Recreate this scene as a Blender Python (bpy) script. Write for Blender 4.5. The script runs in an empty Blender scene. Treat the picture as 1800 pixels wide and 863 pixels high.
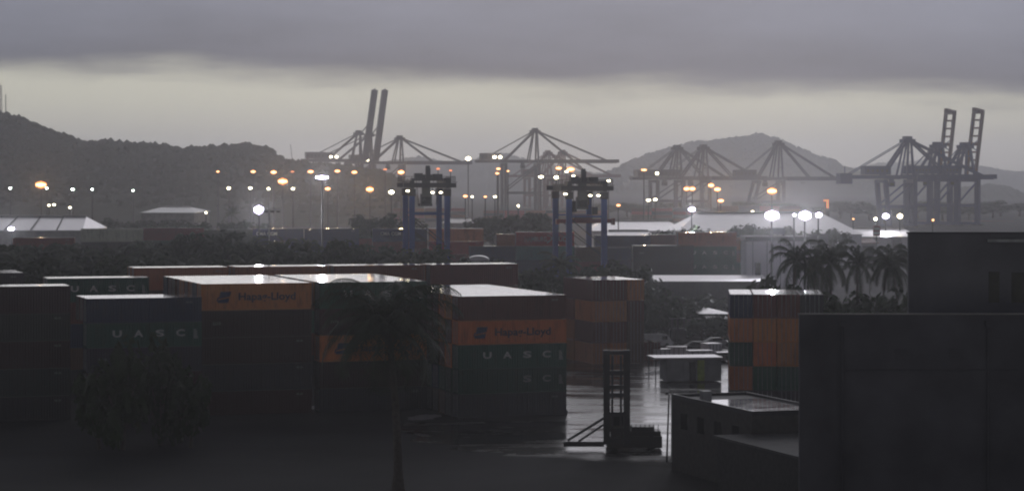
import bpy, math, random
from mathutils import Vector, Matrix, noise
rnd = random.Random(11)
C = bpy.context.scene.collection
SC = bpy.context.scene
R = math.radians

# ------------------------------------------------------------------ camera
F, CX, YH, HC = 4400.0, 900.0, 315.0, 25.5
cam_d = bpy.data.cameras.new("camera"); cam = bpy.data.objects.new("camera", cam_d); C.objects.link(cam)
cam.location = (0, 0, HC); cam.rotation_euler = (R(90), 0, 0)
cam_d.sensor_width = 36; cam_d.lens = 36 * F / 1800.0
cam_d.shift_y = -(431.5 - YH) / 1800.0
cam_d.clip_start = 1.0; cam_d.clip_end = 20000
SC.camera = cam

# ------------------------------------------------------------------ render / view
SC.view_settings.view_transform = 'Standard'; SC.view_settings.look = 'None'
SC.view_settings.exposure = 0.0; SC.view_settings.gamma = 1.0
SC.render.engine = 'CYCLES'
SC.cycles.max_bounces = 6; SC.cycles.diffuse_bounces = 2; SC.cycles.glossy_bounces = 3
SC.cycles.transmission_bounces = 2; SC.cycles.volume_bounces = 1; SC.cycles.transparent_max_bounces = 4
SC.cycles.sample_clamp_indirect = .5
SC.cycles.pixel_filter_type = 'BLACKMAN_HARRIS'; SC.cycles.filter_width = 2.1
SC.cycles.caustics_reflective = False; SC.cycles.caustics_refractive = False
SC.cycles.use_light_tree = True; SC.cycles.use_denoising = True

# ------------------------------------------------------------------ sky: stratus deck over a paler strip along the horizon, dusk
SUN_EL, SUN_AZ = R(8), R(3)
world = bpy.data.worlds.new("World"); SC.world = world; world.use_nodes = True
nt = world.node_tree; N = nt.nodes; Lk = nt.links; N.clear()
def nd(t, **kw):
    n = N.new(t)
    for k, v in kw.items(): setattr(n, k, v)
    return n
out = nd('ShaderNodeOutputWorld'); bg = nd('ShaderNodeBackground')
tc = nd('ShaderNodeTexCoord'); sep = nd('ShaderNodeSeparateXYZ'); Lk.new(tc.outputs['Generated'], sep.inputs[0])
mp = nd('ShaderNodeMapping'); mp.inputs['Scale'].default_value = (13, 13, 75); Lk.new(tc.outputs['Generated'], mp.inputs[0])
no = nd('ShaderNodeTexNoise'); no.inputs['Scale'].default_value = 1.0; no.inputs['Detail'].default_value = 7; no.inputs['Roughness'].default_value = .6
Lk.new(mp.outputs[0], no.inputs['Vector'])
wob = nd('ShaderNodeMath', operation='MULTIPLY_ADD'); wob.inputs[1].default_value = .020
tilt = nd('ShaderNodeMath', operation='MULTIPLY_ADD'); tilt.inputs[1].default_value = .0275          # the cloud base slants down to the right
Lk.new(sep.outputs['X'], tilt.inputs[0]); Lk.new(sep.outputs['Z'], tilt.inputs[2])
Lk.new(no.outputs['Fac'], wob.inputs[0]); Lk.new(tilt.outputs[0], wob.inputs[2])      # z + .014*noise
band = nd('ShaderNodeMapRange', interpolation_type='SMOOTHSTEP')
band.inputs[1].default_value = .041; band.inputs[2].default_value = .056
Lk.new(wob.outputs[0], band.inputs[0])
low = nd('ShaderNodeValToRGB'); Lk.new(sep.outputs['Z'], low.inputs[0])
e = low.color_ramp.elements
e[0].position = 0.0; e[0].color = (.49, .48, .46, 1)
e[1].position = .03; e[1].color = (.60, .595, .495, 1)
deck = nd('ShaderNodeValToRGB'); Lk.new(wob.outputs[0], deck.inputs[0])
e = deck.color_ramp.elements
e[0].position = .046; e[0].color = (.066, .078, .115, 1)
e[1].position = .090; e[1].color = (.25, .268, .345, 1)
for p_, c_ in ((.22, (.23, .232, .27, 1)), (.5, (.12, .122, .14, 1)), (1.0, (.09, .092, .105, 1))):
    x = deck.color_ramp.elements.new(p_); x.color = c_
mp2 = nd('ShaderNodeMapping'); mp2.inputs['Scale'].default_value = (4, 4, 22); Lk.new(tc.outputs['Generated'], mp2.inputs[0])
no2 = nd('ShaderNodeTexNoise'); no2.inputs['Detail'].default_value = 5; no2.inputs['Scale'].default_value = 2.2
Lk.new(mp2.outputs[0], no2.inputs['Vector'])
mul = nd('ShaderNodeMapRange'); mul.inputs[3].default_value = .66; mul.inputs[4].default_value = 1.34; Lk.new(no2.outputs['Fac'], mul.inputs[0])
deckv = nd('ShaderNodeVectorMath', operation='SCALE'); Lk.new(deck.outputs[0], deckv.inputs[0]); Lk.new(mul.outputs[0], deckv.inputs['Scale'])
mix = nd('ShaderNodeMix', data_type='RGBA'); Lk.new(band.outputs[0], mix.inputs['Factor']); Lk.new(low.outputs[0], mix.inputs['A']); Lk.new(deckv.outputs[0], mix.inputs['B'])
sky = nd('ShaderNodeTexSky', sky_type='NISHITA', sun_disc=False, sun_elevation=SUN_EL, sun_rotation=SUN_AZ)
skys = nd('ShaderNodeVectorMath', operation='SCALE'); skys.inputs['Scale'].default_value = .05; Lk.new(sky.outputs[0], skys.inputs[0])
mix2 = nd('ShaderNodeMix', data_type='RGBA'); mix2.inputs['Factor'].default_value = .985          # thin share of clear sky behind the overcast
Lk.new(skys.outputs[0], mix2.inputs['A']); Lk.new(mix.outputs['Result'], mix2.inputs['B'])
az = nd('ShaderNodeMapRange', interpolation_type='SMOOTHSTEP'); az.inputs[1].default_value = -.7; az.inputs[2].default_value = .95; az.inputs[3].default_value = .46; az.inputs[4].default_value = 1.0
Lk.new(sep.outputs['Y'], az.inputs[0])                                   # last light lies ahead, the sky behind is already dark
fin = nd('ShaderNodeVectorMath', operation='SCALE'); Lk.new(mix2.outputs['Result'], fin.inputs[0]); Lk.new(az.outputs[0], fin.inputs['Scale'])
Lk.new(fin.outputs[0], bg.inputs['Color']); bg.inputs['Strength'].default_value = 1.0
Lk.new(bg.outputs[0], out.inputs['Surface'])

sun_d = bpy.data.lights.new("sun", 'SUN'); sun_d.energy = .35; sun_d.angle = R(40); sun_d.color = (.98, .96, 1.0)
sun = bpy.data.objects.new("sun", sun_d); C.objects.link(sun)
sdir = Vector((math.sin(SUN_AZ) * math.cos(SUN_EL), math.cos(SUN_AZ) * math.cos(SUN_EL), math.sin(SUN_EL)))
sun.rotation_euler = sdir.to_track_quat('Z', 'Y').to_euler(); sun.location = (0, 0, 300)

# ------------------------------------------------------------------ helpers
def PX(x, Y): return (x - CX) * Y / F
def PZ(y, Y): return HC - (y - YH) * Y / F

class MB:
    def __init__(s): s.v = []; s.f = []
    def quad(s, a, b, c, d):
        n = len(s.v); s.v += [tuple(a), tuple(b), tuple(c), tuple(d)]; s.f.append((n, n+1, n+2, n+3))
    def tri(s, a, b, c):
        n = len(s.v); s.v += [tuple(a), tuple(b), tuple(c)]; s.f.append((n, n+1, n+2))
    def box(s, x0, x1, y0, y1, z0, z1):
        n = len(s.v)
        s.v += [(x0,y0,z0),(x1,y0,z0),(x1,y1,z0),(x0,y1,z0),(x0,y0,z1),(x1,y0,z1),(x1,y1,z1),(x0,y1,z1)]
        s.f += [tuple(n+i for i in q) for q in ((0,3,2,1),(4,5,6,7),(0,1,5,4),(1,2,6,5),(2,3,7,6),(3,0,4,7))]
        return s
    def beam(s, p, q, w, h=None):
        h = h or w; p = Vector(p); q = Vector(q); d = (q - p)
        if d.length < 1e-6: return s
        d.normalize(); up = Vector((0,0,1)) if abs(d.z) < .95 else Vector((0,1,0))
        sd = d.cross(up).normalized(); u2 = sd.cross(d)
        n = len(s.v)
        for c in (p, q):
            for a, b in ((-1,-1),(1,-1),(1,1),(-1,1)):
                s.v.append(tuple(c + sd*(a*w/2) + u2*(b*h/2)))
        s.f += [tuple(n+i for i in k) for k in ((0,1,2,3),(7,6,5,4),(0,4,5,1),(1,5,6,2),(2,6,7,3),(3,7,4,0))]
        return s
    def tube(s, pts, rads, k=8, cap=True):
        n0 = len(s.v); pts = [Vector(p) for p in pts]
        for i, p in enumerate(pts):
            d = (pts[min(i+1, len(pts)-1)] - pts[max(i-1, 0)]).normalized()
            up = Vector((0,0,1)) if abs(d.z) < .9 else Vector((1,0,0))
            a = d.cross(up).normalized(); b = a.cross(d)
            for j in range(k):
                t = 2*math.pi*j/k
                s.v.append(tuple(p + (a*math.cos(t) + b*math.sin(t))*rads[i]))
        for i in range(len(pts)-1):
            for j in range(k):
                s.f.append((n0+i*k+j, n0+i*k+(j+1)%k, n0+(i+1)*k+(j+1)%k, n0+(i+1)*k+j))
        if cap:
            s.f.append(tuple(n0+j for j in reversed(range(k)))); s.f.append(tuple(n0+(len(pts)-1)*k+j for j in range(k)))
        return s
    def disc(s, c, rx, rz, th, k=14):        # short drum, axis along Y
        n = len(s.v)
        for yy in (-th/2, th/2):
            for j in range(k):
                t = 2*math.pi*j/k; s.v.append((c[0]+rx*math.cos(t), c[1]+yy, c[2]+rz*math.sin(t)))
        s.f.append(tuple(n+j for j in range(k))); s.f.append(tuple(n+k+j for j in reversed(range(k))))
        for j in range(k): s.f.append((n+j, n+k+j, n+k+(j+1)%k, n+(j+1)%k))
        return s
    def mesh(s, name, mat, smooth=False):
        me = bpy.data.meshes.new(name); me.from_pydata(s.v, [], s.f); me.update()
        if mat: me.materials.append(mat)
        if smooth: me.polygons.foreach_set('use_smooth', [True]*len(me.polygons))
        return me
    def build(s, name, mat, parent=None, smooth=False, **kw):
        return link(name, s.mesh(name, mat, smooth), parent, **kw)

def link(name, me, parent=None, loc=None, rz=0, color=None):
    o = bpy.data.objects.new(name, me); C.objects.link(o)
    if parent: o.parent = parent
    if loc: o.location = loc
    if rz: o.rotation_euler = (0, 0, rz)
    if color: o.color = (*color, 1)
    return o
def tag(o, label, cat, group=None):
    o['label'] = label; o['category'] = cat
    if group: o['group'] = group
    return o
def thing(name, label, cat, loc=(0,0,0), rz=0, group=None):
    o = bpy.data.objects.new(name, None); C.objects.link(o); o.location = loc; o.rotation_euler = (0,0,rz); o.empty_display_size = .5
    return tag(o, label, cat, group)
def structure(o): o['kind'] = 'structure'; return o
def copy_tree(src, parent=None):
    o = src.copy(); C.objects.link(o)
    if parent: o.parent = parent
    for ch in src.children: copy_tree(ch, o)
    return o

# ------------------------------------------------------------------ materials
def mat(name):
    m = bpy.data.materials.new(name); m.use_nodes = True; t = m.node_tree
    return m, t, t.nodes['Principled BSDF'], t.nodes, t.links
def node(t, typ, **kw):
    n = t.nodes.new(typ)
    for k, v in kw.items(): setattr(n, k, v)
    return n
def plain(name, col, rough=.5, metal=0, var=.25, scale=2.0, spec=.5):
    m, t, b, n, l = mat(name)
    tx = node(t, 'ShaderNodeTexCoord'); nz = node(t, 'ShaderNodeTexNoise'); nz.inputs['Scale'].default_value = scale; nz.inputs['Detail'].default_value = 5
    l.new(tx.outputs['Object'], nz.inputs['Vector'])
    r = node(t, 'ShaderNodeValToRGB'); r.color_ramp.elements[0].position = .3; r.color_ramp.elements[1].position = .7
    r.color_ramp.elements[0].color = (*[c*(1-var) for c in col], 1); r.color_ramp.elements[1].color = (*[min(1, c*(1+var)) for c in col], 1)
    l.new(nz.outputs['Fac'], r.inputs[0]); l.new(r.outputs[0], b.inputs['Base Color'])
    b.inputs['Roughness'].default_value = rough; b.inputs['Metallic'].default_value = metal; b.inputs['Specular IOR Level'].default_value = spec
    return m
def paint(name, rough=.42, grime=.5, coat=0):
    # weathered container enamel: hue from the object's own colour, streaks of rust and dirt run down the panels
    m, t, b, n, l = mat(name)
    oi = node(t, 'ShaderNodeObjectInfo'); tx = node(t, 'ShaderNodeTexCoord')
    mpn = node(t, 'ShaderNodeMapping'); mpn.inputs['Scale'].default_value = (1.6, 1.6, .35); l.new(tx.outputs['Object'], mpn.inputs[0])
    ad = node(t, 'ShaderNodeVectorMath', operation='ADD'); l.new(mpn.outputs[0], ad.inputs[0])
    rv = node(t, 'ShaderNodeMath', operation='MULTIPLY'); rv.inputs[1].default_value = 60; l.new(oi.outputs['Random'], rv.inputs[0]); l.new(rv.outputs[0], ad.inputs[1])
    nz = node(t, 'ShaderNodeTexNoise'); nz.inputs['Scale'].default_value = 1.3; nz.inputs['Detail'].default_value = 7; nz.inputs['Roughness'].default_value = .65; l.new(ad.outputs[0], nz.inputs['Vector'])
    mr = node(t, 'ShaderNodeMapRange'); mr.inputs[1].default_value = .5; mr.inputs[2].default_value = .75; mr.inputs[4].default_value = grime; l.new(nz.outputs['Fac'], mr.inputs[0])
    mx = node(t, 'ShaderNodeMix', data_type='RGBA'); l.new(mr.outputs[0], mx.inputs['Factor']); l.new(oi.outputs['Color'], mx.inputs['A']); mx.inputs['B'].default_value = (.055, .035, .026, 1)
    l.new(mx.outputs['Result'], b.inputs['Base Color'])
    b.inputs['Roughness'].default_value = rough
    return m
M_PAINT = paint('container_enamel')
# wet roof: film of rain water over paint, a few drier patches
m, t, b, n, l = mat('wet_roof'); M_ROOF = m
oi = node(t, 'ShaderNodeObjectInfo'); tx = node(t, 'ShaderNodeTexCoord')
mpn = node(t, 'ShaderNodeMapping'); mpn.inputs['Scale'].default_value = (.35, 2.2, 1); l.new(tx.outputs['Object'], mpn.inputs[0])
nz = node(t, 'ShaderNodeTexNoise'); nz.inputs['Scale'].default_value = 1.2; nz.inputs['Detail'].default_value = 5; l.new(mpn.outputs[0], nz.inputs['Vector'])
mr = node(t, 'ShaderNodeMapRange'); mr.inputs[1].default_value = .35; mr.inputs[2].default_value = .75; mr.inputs[3].default_value = .03; mr.inputs[4].default_value = .12; l.new(nz.outputs['Fac'], mr.inputs[0])
mx = node(t, 'ShaderNodeMix', data_type='RGBA'); mx.inputs['Factor'].default_value = .5; l.new(oi.outputs['Color'], mx.inputs['A']); mx.inputs['B'].default_value = (.45, .42, .41, 1)
l.new(mx.outputs['Result'], b.inputs['Base Color']); l.new(mr.outputs[0], b.inputs['Roughness']); b.inputs['IOR'].default_value = 2.0
# wet asphalt
m, t, b, n, l = mat('wet_asphalt'); M_ASPH = m
tx = node(t, 'ShaderNodeTexCoord')
mpn = node(t, 'ShaderNodeMapping'); mpn.inputs['Scale'].default_value = (.06, .16, 1); l.new(tx.outputs['Object'], mpn.inputs[0])
nz = node(t, 'ShaderNodeTexNoise'); nz.inputs['Scale'].default_value = 1; nz.inputs['Detail'].default_value = 8; nz.inputs['Roughness'].default_value = .62; l.new(mpn.outputs[0], nz.inputs['Vector'])
mr = node(t, 'ShaderNodeMapRange'); mr.inputs[1].default_value = .38; mr.inputs[2].default_value = .62; mr.inputs[3].default_value = .09; mr.inputs[4].default_value = .34; l.new(nz.outputs['Fac'], mr.inputs[0]); l.new(mr.outputs[0], b.inputs['Roughness'])
sy = node(t, 'ShaderNodeSeparateXYZ'); l.new(tx.outputs['Object'], sy.inputs[0])
wn = node(t, 'ShaderNodeTexNoise'); wn.inputs['Scale'].default_value = .12; wn.inputs['Detail'].default_value = 6; l.new(tx.outputs['Object'], wn.inputs['Vector'])
wy = node(t, 'ShaderNodeMath', operation='MULTIPLY_ADD'); wy.inputs[1].default_value = 26; l.new(wn.outputs['Fac'], wy.inputs[0]); l.new(sy.outputs['Y'], wy.inputs[2])
dry = node(t, 'ShaderNodeMapRange', interpolation_type='SMOOTHSTEP'); dry.inputs[1].default_value = 236; dry.inputs[2].default_value = 252; dry.inputs[3].default_value = .85; dry.inputs[4].default_value = 0; l.new(wy.outputs[0], dry.inputs[0])
rmx = node(t, 'ShaderNodeMath', operation='MAXIMUM'); l.new(mr.outputs[0], rmx.inputs[0]); l.new(dry.outputs[0], rmx.inputs[1]); l.new(rmx.outputs[0], b.inputs['Roughness'])
spm = node(t, 'ShaderNodeMapRange'); spm.inputs[1].default_value = 0; spm.inputs[2].default_value = .85; spm.inputs[3].default_value = .5; spm.inputs[4].default_value = .18; l.new(dry.outputs[0], spm.inputs[0]); l.new(spm.outputs[0], b.inputs['Specular IOR Level'])
rc = node(t, 'ShaderNodeValToRGB'); rc.color_ramp.elements[0].color = (.02, .02, .021, 1); rc.color_ramp.elements[1].color = (.05, .048, .046, 1); l.new(nz.outputs['Fac'], rc.inputs[0]); l.new(rc.outputs[0], b.inputs['Base Color'])
n3 = node(t, 'ShaderNodeTexNoise'); n3.inputs['Scale'].default_value = .5; n3.inputs['Detail'].default_value = 6; l.new(tx.outputs['Object'], n3.inputs['Vector'])
bp = node(t, 'ShaderNodeBump'); bp.inputs['Strength'].default_value = .10; bp.inputs['Distance'].default_value = .15; l.new(n3.outputs['Fac'], bp.inputs['Height']); l.new(bp.outputs[0], b.inputs['Normal'])
b.inputs['IOR'].default_value = 1.33; b.inputs['Specular IOR Level'].default_value = .5
# foliage
def foliage(name, c1, c2, rough=.55):
    m, t, b, n, l = mat(name)
    oi = node(t, 'ShaderNodeObjectInfo'); tx = node(t, 'ShaderNodeTexCoord')
    nz = node(t, 'ShaderNodeTexNoise'); nz.inputs['Scale'].default_value = .9; nz.inputs['Detail'].default_value = 4; l.new(tx.outputs['Object'], nz.inputs['Vector'])
    ad = node(t, 'ShaderNodeMath', operation='MULTIPLY_ADD'); ad.inputs[1].default_value = .4; l.new(oi.outputs['Random'], ad.inputs[0]); l.new(nz.outputs['Fac'], ad.inputs[2])
    r = node(t, 'ShaderNodeValToRGB'); r.color_ramp.elements[0].position = .4; r.color_ramp.elements[1].position = 1.0
    r.color_ramp.elements[0].color = (*c1, 1); r.color_ramp.elements[1].color = (*c2, 1)
    l.new(ad.outputs[0], r.inputs[0]); l.new(r.outputs[0], b.inputs['Base Color']); b.inputs['Roughness'].default_value = rough
    return m
M_LEAF = foliage('leaf', (.014, .032, .012), (.04, .072, .022), .75)
M_PALM = foliage('palm_leaf', (.02, .038, .016), (.055, .082, .03), .55)
M_FOREST = foliage('forest', (.03, .045, .02), (.055, .075, .035), .9)
M_BARK = plain('bark', (.10, .085, .07), .85, scale=3)
M_WHITE = plain('white_print', (.62, .62, .60), .5, var=.12)
M_FADED = plain('faded_print', (.30, .31, .30), .6, var=.35, scale=6)
M_NAVYP = plain('navy_print', (.012, .016, .05), .5)
M_BLUEP = plain('blue_print', (.015, .03, .11), .5)
M_BLACK = plain('dark_steel', (.03, .03, .034), .5)
M_RUBBER = plain('rubber', (.02, .02, .02), .8)
M_CONC = plain('concrete', (.30, .29, .28), .8, scale=.6)
M_GALV = plain('galvanised', (.32, .33, .34), .45, metal=.3)
M_DKWALL = plain('slate_render', (.095, .095, .112), .8, var=.3, scale=.35)
M_WROOF = plain('bright_metal_roof', (.66, .64, .66), .32, metal=.75, var=.05, scale=.1)
M_GROOF = plain('grey_sheet_roof', (.48, .46, .46), .35, var=.15, scale=.15)
M_WWALL = plain('white_render', (.80, .78, .82), .7, var=.06, scale=.2)
M_GLASS = plain('dark_glass', (.015, .018, .02), .08)
M_STEEL = paint('crane_enamel', rough=.45, grime=.3)
def emis(name, col, st, sample='NONE'):
    m, t, b, n, l = mat(name)
    b.inputs['Base Color'].default_value = (*col, 1); b.inputs['Emission Color'].default_value = (*col, 1); b.inputs['Emission Strength'].default_value = st
    m.cycles.emission_sampling = sample
    return m
E_AMB = emis('sodium_glow', (1, .40, .12), 1.5)  # orange glow around the bulb, put into the disc's emission
E_AMBC = emis('sodium_bulb', (1, .78, .42), 3.0)
E_RED = emis('dull_amber', (1, .38, .16), 1.0)
E_COOL = emis('halide_glow', (.80, .72, 1.0), 4.0)  # violet glow of the white lamps, put into the disc's emission
E_WHITE = emis('halide_bulb', (.97, .97, 1.0), 40)
E_WARM = emis('warm_bulb', (1, .88, .62), 12)
E_GREEN = emis('greenish_bulb', (.72, 1, .72), 6)

# ------------------------------------------------------------------ ground
M_DULL = plain('dull_asphalt', (.034, .034, .037), .85, var=.4, scale=.05, spec=.18)
g = MB(); g.quad((-1500, 60, 0), (1500, 60, 0), (1500, 7000, 0), (-1500, 7000, 0))
ground = structure(g.build('ground', M_DULL)); ground['label'] = 'dark asphalt of the container yard'
def sheet(pts, z): 
    mb = MB(); mb.v = [(x_, y_, z) for x_, y_ in pts]; mb.f = [tuple(range(len(pts)))]; return mb
wet = structure(sheet([(-11,262),(-12,255),(-9,249),(-10,244),(-5,240),(-6,236),(0,233.5),(-1,231),(4,229.5),(6,227),(9,226),(14,221),(15.5,226),(21,246),(24,290),(33,330),(36,372),(22,392),(6,372),(4.6,330),(4.5,300),(6.2,275),(5.6,264)], .004).build('wet_yard', M_ASPH)); wet['label'] = 'rain wet road of the yard mirroring the sky'
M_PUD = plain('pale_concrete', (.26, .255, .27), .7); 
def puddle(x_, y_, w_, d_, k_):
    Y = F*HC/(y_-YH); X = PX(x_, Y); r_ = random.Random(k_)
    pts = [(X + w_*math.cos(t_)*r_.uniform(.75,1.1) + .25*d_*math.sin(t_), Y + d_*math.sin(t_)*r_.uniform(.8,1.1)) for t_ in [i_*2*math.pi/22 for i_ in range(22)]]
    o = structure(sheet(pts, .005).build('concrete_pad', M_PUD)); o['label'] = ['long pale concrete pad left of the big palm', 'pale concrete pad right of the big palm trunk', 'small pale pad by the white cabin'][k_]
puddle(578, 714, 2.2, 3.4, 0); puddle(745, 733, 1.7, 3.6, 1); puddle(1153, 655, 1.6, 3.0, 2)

# ------------------------------------------------------------------ hills
def hill(name, label, Y, prof, depth, amp=1.0, fx=260, mat_=M_FOREST, tree=3.0, crowns=0, nj=26, canopy=None):
    xs0, xs1 = prof[0][0], prof[-1][0]
    def hz(x):
        for (a, ya), (b2, yb) in zip(prof, prof[1:]):
            if a <= x <= b2:
                k = (x-a)/(b2-a); k = k*k*(3-2*k)*.5 + k*.5
                return PZ(ya + (yb-ya)*k, Y)
        return 0
    mb = MB()
    for i in range(fx+1):
        x = xs0 + (xs1-xs0)*i/fx; X = PX(x, Y); h = hz(x)
        for j in range(nj+1):
            t = j/nj*2 - 1                         # -1 foot in front, 0 ridge, 1 foot behind
            sh = max(0, 1-abs(t)**1.5)
            p = Vector((X, Y + t*depth, 0))
            z = h*sh
            bump = noise.noise(p*.012)*6*amp + abs(noise.noise(p*.07))*tree*1.6 + noise.noise(p*.21)*tree*.7
            if crowns:
                dd = noise.voronoi(p/crowns)[0][0]; bump += tree*1.5*math.sqrt(max(0, 1-dd*dd*1.6))
            z += bump*min(1, sh*2.5)*(1 if h > 12 else .35) - tree*.8*(sh > .02)
            mb.v.append((p.x, p.y, z if 0 < j < nj else -2))
    for i in range(fx):
        for j in range(nj):
            a = i*(nj+1)+j; mb.f.append((a, a+nj+1, a+nj+2, a+1))
    o = structure(mb.build(name, mat_, smooth=False)); o['label'] = label
    if canopy:
        r = random.Random(int(Y)); ca = MB(); nf_, rad = canopy
        base = [(0,0,1)] + [(math.cos(a)*.87, math.sin(a)*.87, .5) for a in (0,1.257,2.513,3.77,5.027)] + [(math.cos(a)*.97, math.sin(a)*.97, -.2) for a in (.628,1.885,3.142,4.398,5.655)]
        fcs = [(0,1+k,1+(k+1)%5) for k in range(5)] + [(1+k,6+k,1+(k+1)%5) for k in range(5)] + [(1+(k+1)%5,6+k,6+(k+1)%5) for k in range(5)]
        for _ in range(nf_):
            fi = r.random()*fx; i = int(min(fx-1, fi)); t_ = r.triangular(-.9, .25, .0); j = (t_+1)/2*nj; j0 = int(j)
            P = Vector(mb.v[i*(nj+1)+j0]).lerp(Vector(mb.v[i*(nj+1)+min(nj, j0+1)]), j-j0).lerp(Vector(mb.v[(i+1)*(nj+1)+j0]), fi-i)
            if P.z < 4: continue
            R_ = rad*r.uniform(.5, 1.25); n0 = len(ca.v); sq = r.uniform(.7, 1.25)
            for q_ in base: ca.v.append((P.x+q_[0]*R_*r.uniform(.75,1.2), P.y+q_[1]*R_*r.uniform(.75,1.2), P.z+q_[2]*R_*sq*r.uniform(.75,1.2)+R_*.35))
            ca.f += [tuple(n0+a for a in f_) for f_ in fcs]
        fo = ca.build('forest', mat_); fo['kind'] = 'stuff'; fo['label'] = 'tree canopy covering the ' + label
    return o
hill('hill', 'dark wooded hill sloping down from the left edge', 1650,
     [(-420,190),(-200,196),(0,210),(40,220),(80,236),(120,250),(165,264),(190,260),(240,263),(290,266),(318,274),(328,274),(340,270),(400,266),(425,263),(455,265),(478,276),(495,288),(520,293),(570,298),(640,306),(720,330)], 300, fx=900, tree=1.2, crowns=8.0, nj=70, canopy=(9000, 2.6))
hill('hill', 'pale round peak behind the middle cranes', 4300,
     [(1020,330),(1060,312),(1085,302),(1110,288),(1150,275),(1200,262),(1250,254),(1290,246),(1330,241),(1362,250),(1395,266),(1430,280),(1452,284),(1475,298),(1500,307),(1580,318),(1640,330)], 520, fx=420, tree=2, crowns=16.0, canopy=(5000, 4.5))
hill('hill', 'low hazy ridge behind the central cranes', 4800,
     [(470,300),(560,292),(640,288),(700,280),(745,276),(790,284),(850,276),(885,270),(930,282),(1000,296),(1090,308),(1200,318)], 500, fx=220, tree=4)
hill('hill', 'faint far ridge behind the right hand cranes', 6000,
     [(1380,312),(1480,296),(1560,285),(1620,280),(1700,287),(1780,300),(1900,312),(2100,320)], 420, fx=160, tree=5)
hill('hill', 'low dark hill running off at the right edge', 3300,
     [(1500,372),(1580,352),(1650,338),(1700,328),(1740,326),(1770,334),(1800,344),(1900,350),(2200,340)], 300, fx=220)
hill('hill', 'flat hazy shore behind the port', 6400, [(-700,318),(0,312),(600,308),(1200,310),(1800,308),(2600,312)], 250, fx=120, tree=4)

# ------------------------------------------------------------------ containers
W = 2.44
LET = {}
def text_mesh(txt, width, height, key=None, m=None, bold=0.0):
    k = (txt, round(width,2), round(height,2), m.name)
    if k in LET: return LET[k]
    cu = bpy.data.curves.new('lettering', 'FONT'); cu.body = txt; cu.offset = bold; cu.resolution_u = 3
    ob = bpy.data.objects.new('lettering_source', cu); C.objects.link(ob)
    bpy.context.view_layer.update()
    me = bpy.data.meshes.new_from_object(ob.evaluated_get(bpy.context.evaluated_depsgraph_get()))
    bpy.data.objects.remove(ob); bpy.data.curves.remove(cu)
    xs = [v.co.x for v in me.vertices]; ys = [v.co.y for v in me.vertices]
    x0, x1, y0, y1 = min(xs), max(xs), min(ys), max(ys)
    for v in me.vertices:
        v.co = Vector(((v.co.x-x0)/(x1-x0)*width, 0, (v.co.y-y0)/(y1-y0)*height))
    me.materials.clear(); me.materials.append(m); me.name = 'lettering'
    LET[k] = me; return me
PARTS = {}
def cparts(L, H):
    k = (L, H)
    if k in PARTS: return PARTS[k]
    d = {}
    def side(yo, sgn):
        mb = MB(); x0, x1 = .18, L-.18; n = round((x1-x0)/.28); p = (x1-x0)/n; dep = .045
        prof = []
        for i in range(n):
            a = x0+i*p; prof += [(a,0),(a+p*.32,0),(a+p*.5,1),(a+p*.82,1)]
        prof.append((x1,0))
        z0, z1 = .16, H-.12
        for (xa, ia), (xb, ib) in zip(prof, prof[1:]):
            ya, yb = yo+sgn*(.02+dep*ia), yo+sgn*(.02+dep*ib)
            if sgn > 0: mb.quad((xa,ya,z0),(xb,yb,z0),(xb,yb,z1),(xa,ya,z1))
            else: mb.quad((xb,yb,z0),(xa,ya,z0),(xa,ya,z1),(xb,yb,z1))
        return mb
    d['near'] = side(0, 1).mesh('side_panel', M_PAINT); d['far'] = side(W, -1).mesh('side_panel', M_PAINT)
    fr = MB()
    for xx in (0, L-.17):
        for yy in (0, W-.17): fr.box(xx, xx+.17, yy, yy+.17, .12, H-.12)
    for yy in (0, W-.08):
        fr.box(.17, L-.17, yy, yy+.08, .02, .16); fr.box(.17, L-.17, yy, yy+.08, H-.12, H-.02)
    for xx in (0, L-.10):
        fr.box(xx, xx+.10, .17, W-.17, .02, .16); fr.box(xx, xx+.10, .17, W-.17, H-.12, H-.02)
    fr.box(.1, L-.1, .08, W-.08, .10, .15)
    ca = fr
    for xx in (-.005, L-.175):
        for yy in (-.005, W-.175):
            for zz in (0, H-.12): ca.box(xx, xx+.18, yy, yy+.18, zz, zz+.12)
    d['frame'] = fr.mesh('frame', M_PAINT)
    ro = MB(); ro.box(.05, L-.05, .05, W-.05, H-.03, H-.008); d['roof'] = ro.mesh('roof', M_ROOF)
    def leaf(y0, y1):
        mb = MB(); mb.box(.05, .09, y0, y1, .17, H-.13)
        for fz in (.18, .5, .8): mb.box(.03, .05, y0+.05, y1-.05, .17+(H-.4)*fz, .17+(H-.4)*fz+.1)
        return mb
    d['door'] = leaf(.18, W/2-.01).mesh('door', M_PAINT); d['door2'] = leaf(W/2+.01, W-.18).mesh('door', M_PAINT)
    lb = MB()
    for yy in (.5, .95, W-.95, W-.5): lb.tube([(.02, yy, .1), (.02, yy, H-.06)], [.03, .03], 6)
    d['bars'] = lb.mesh('lock_bar', M_GALV)
    ew = MB()
    for i in range(8):
        a = .18+i*(W-.36)/8; p = (W-.36)/8
        for (ya, ia), (yb, ib) in zip([(a,0),(a+p*.3,0),(a+p*.5,1),(a+p*.8,1)], [(a+p*.3,0),(a+p*.5,1),(a+p*.8,1),(a+p,0)]):
            ew.quad((L-.03-.045*ia, ya, .16), (L-.03-.045*ib, yb, .16), (L-.03-.045*ib, yb, H-.12), (L-.03-.045*ia, ya, H-.12))
    d['end'] = ew.mesh('end_wall', M_PAINT)
    PARTS[k] = d; return d
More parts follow.
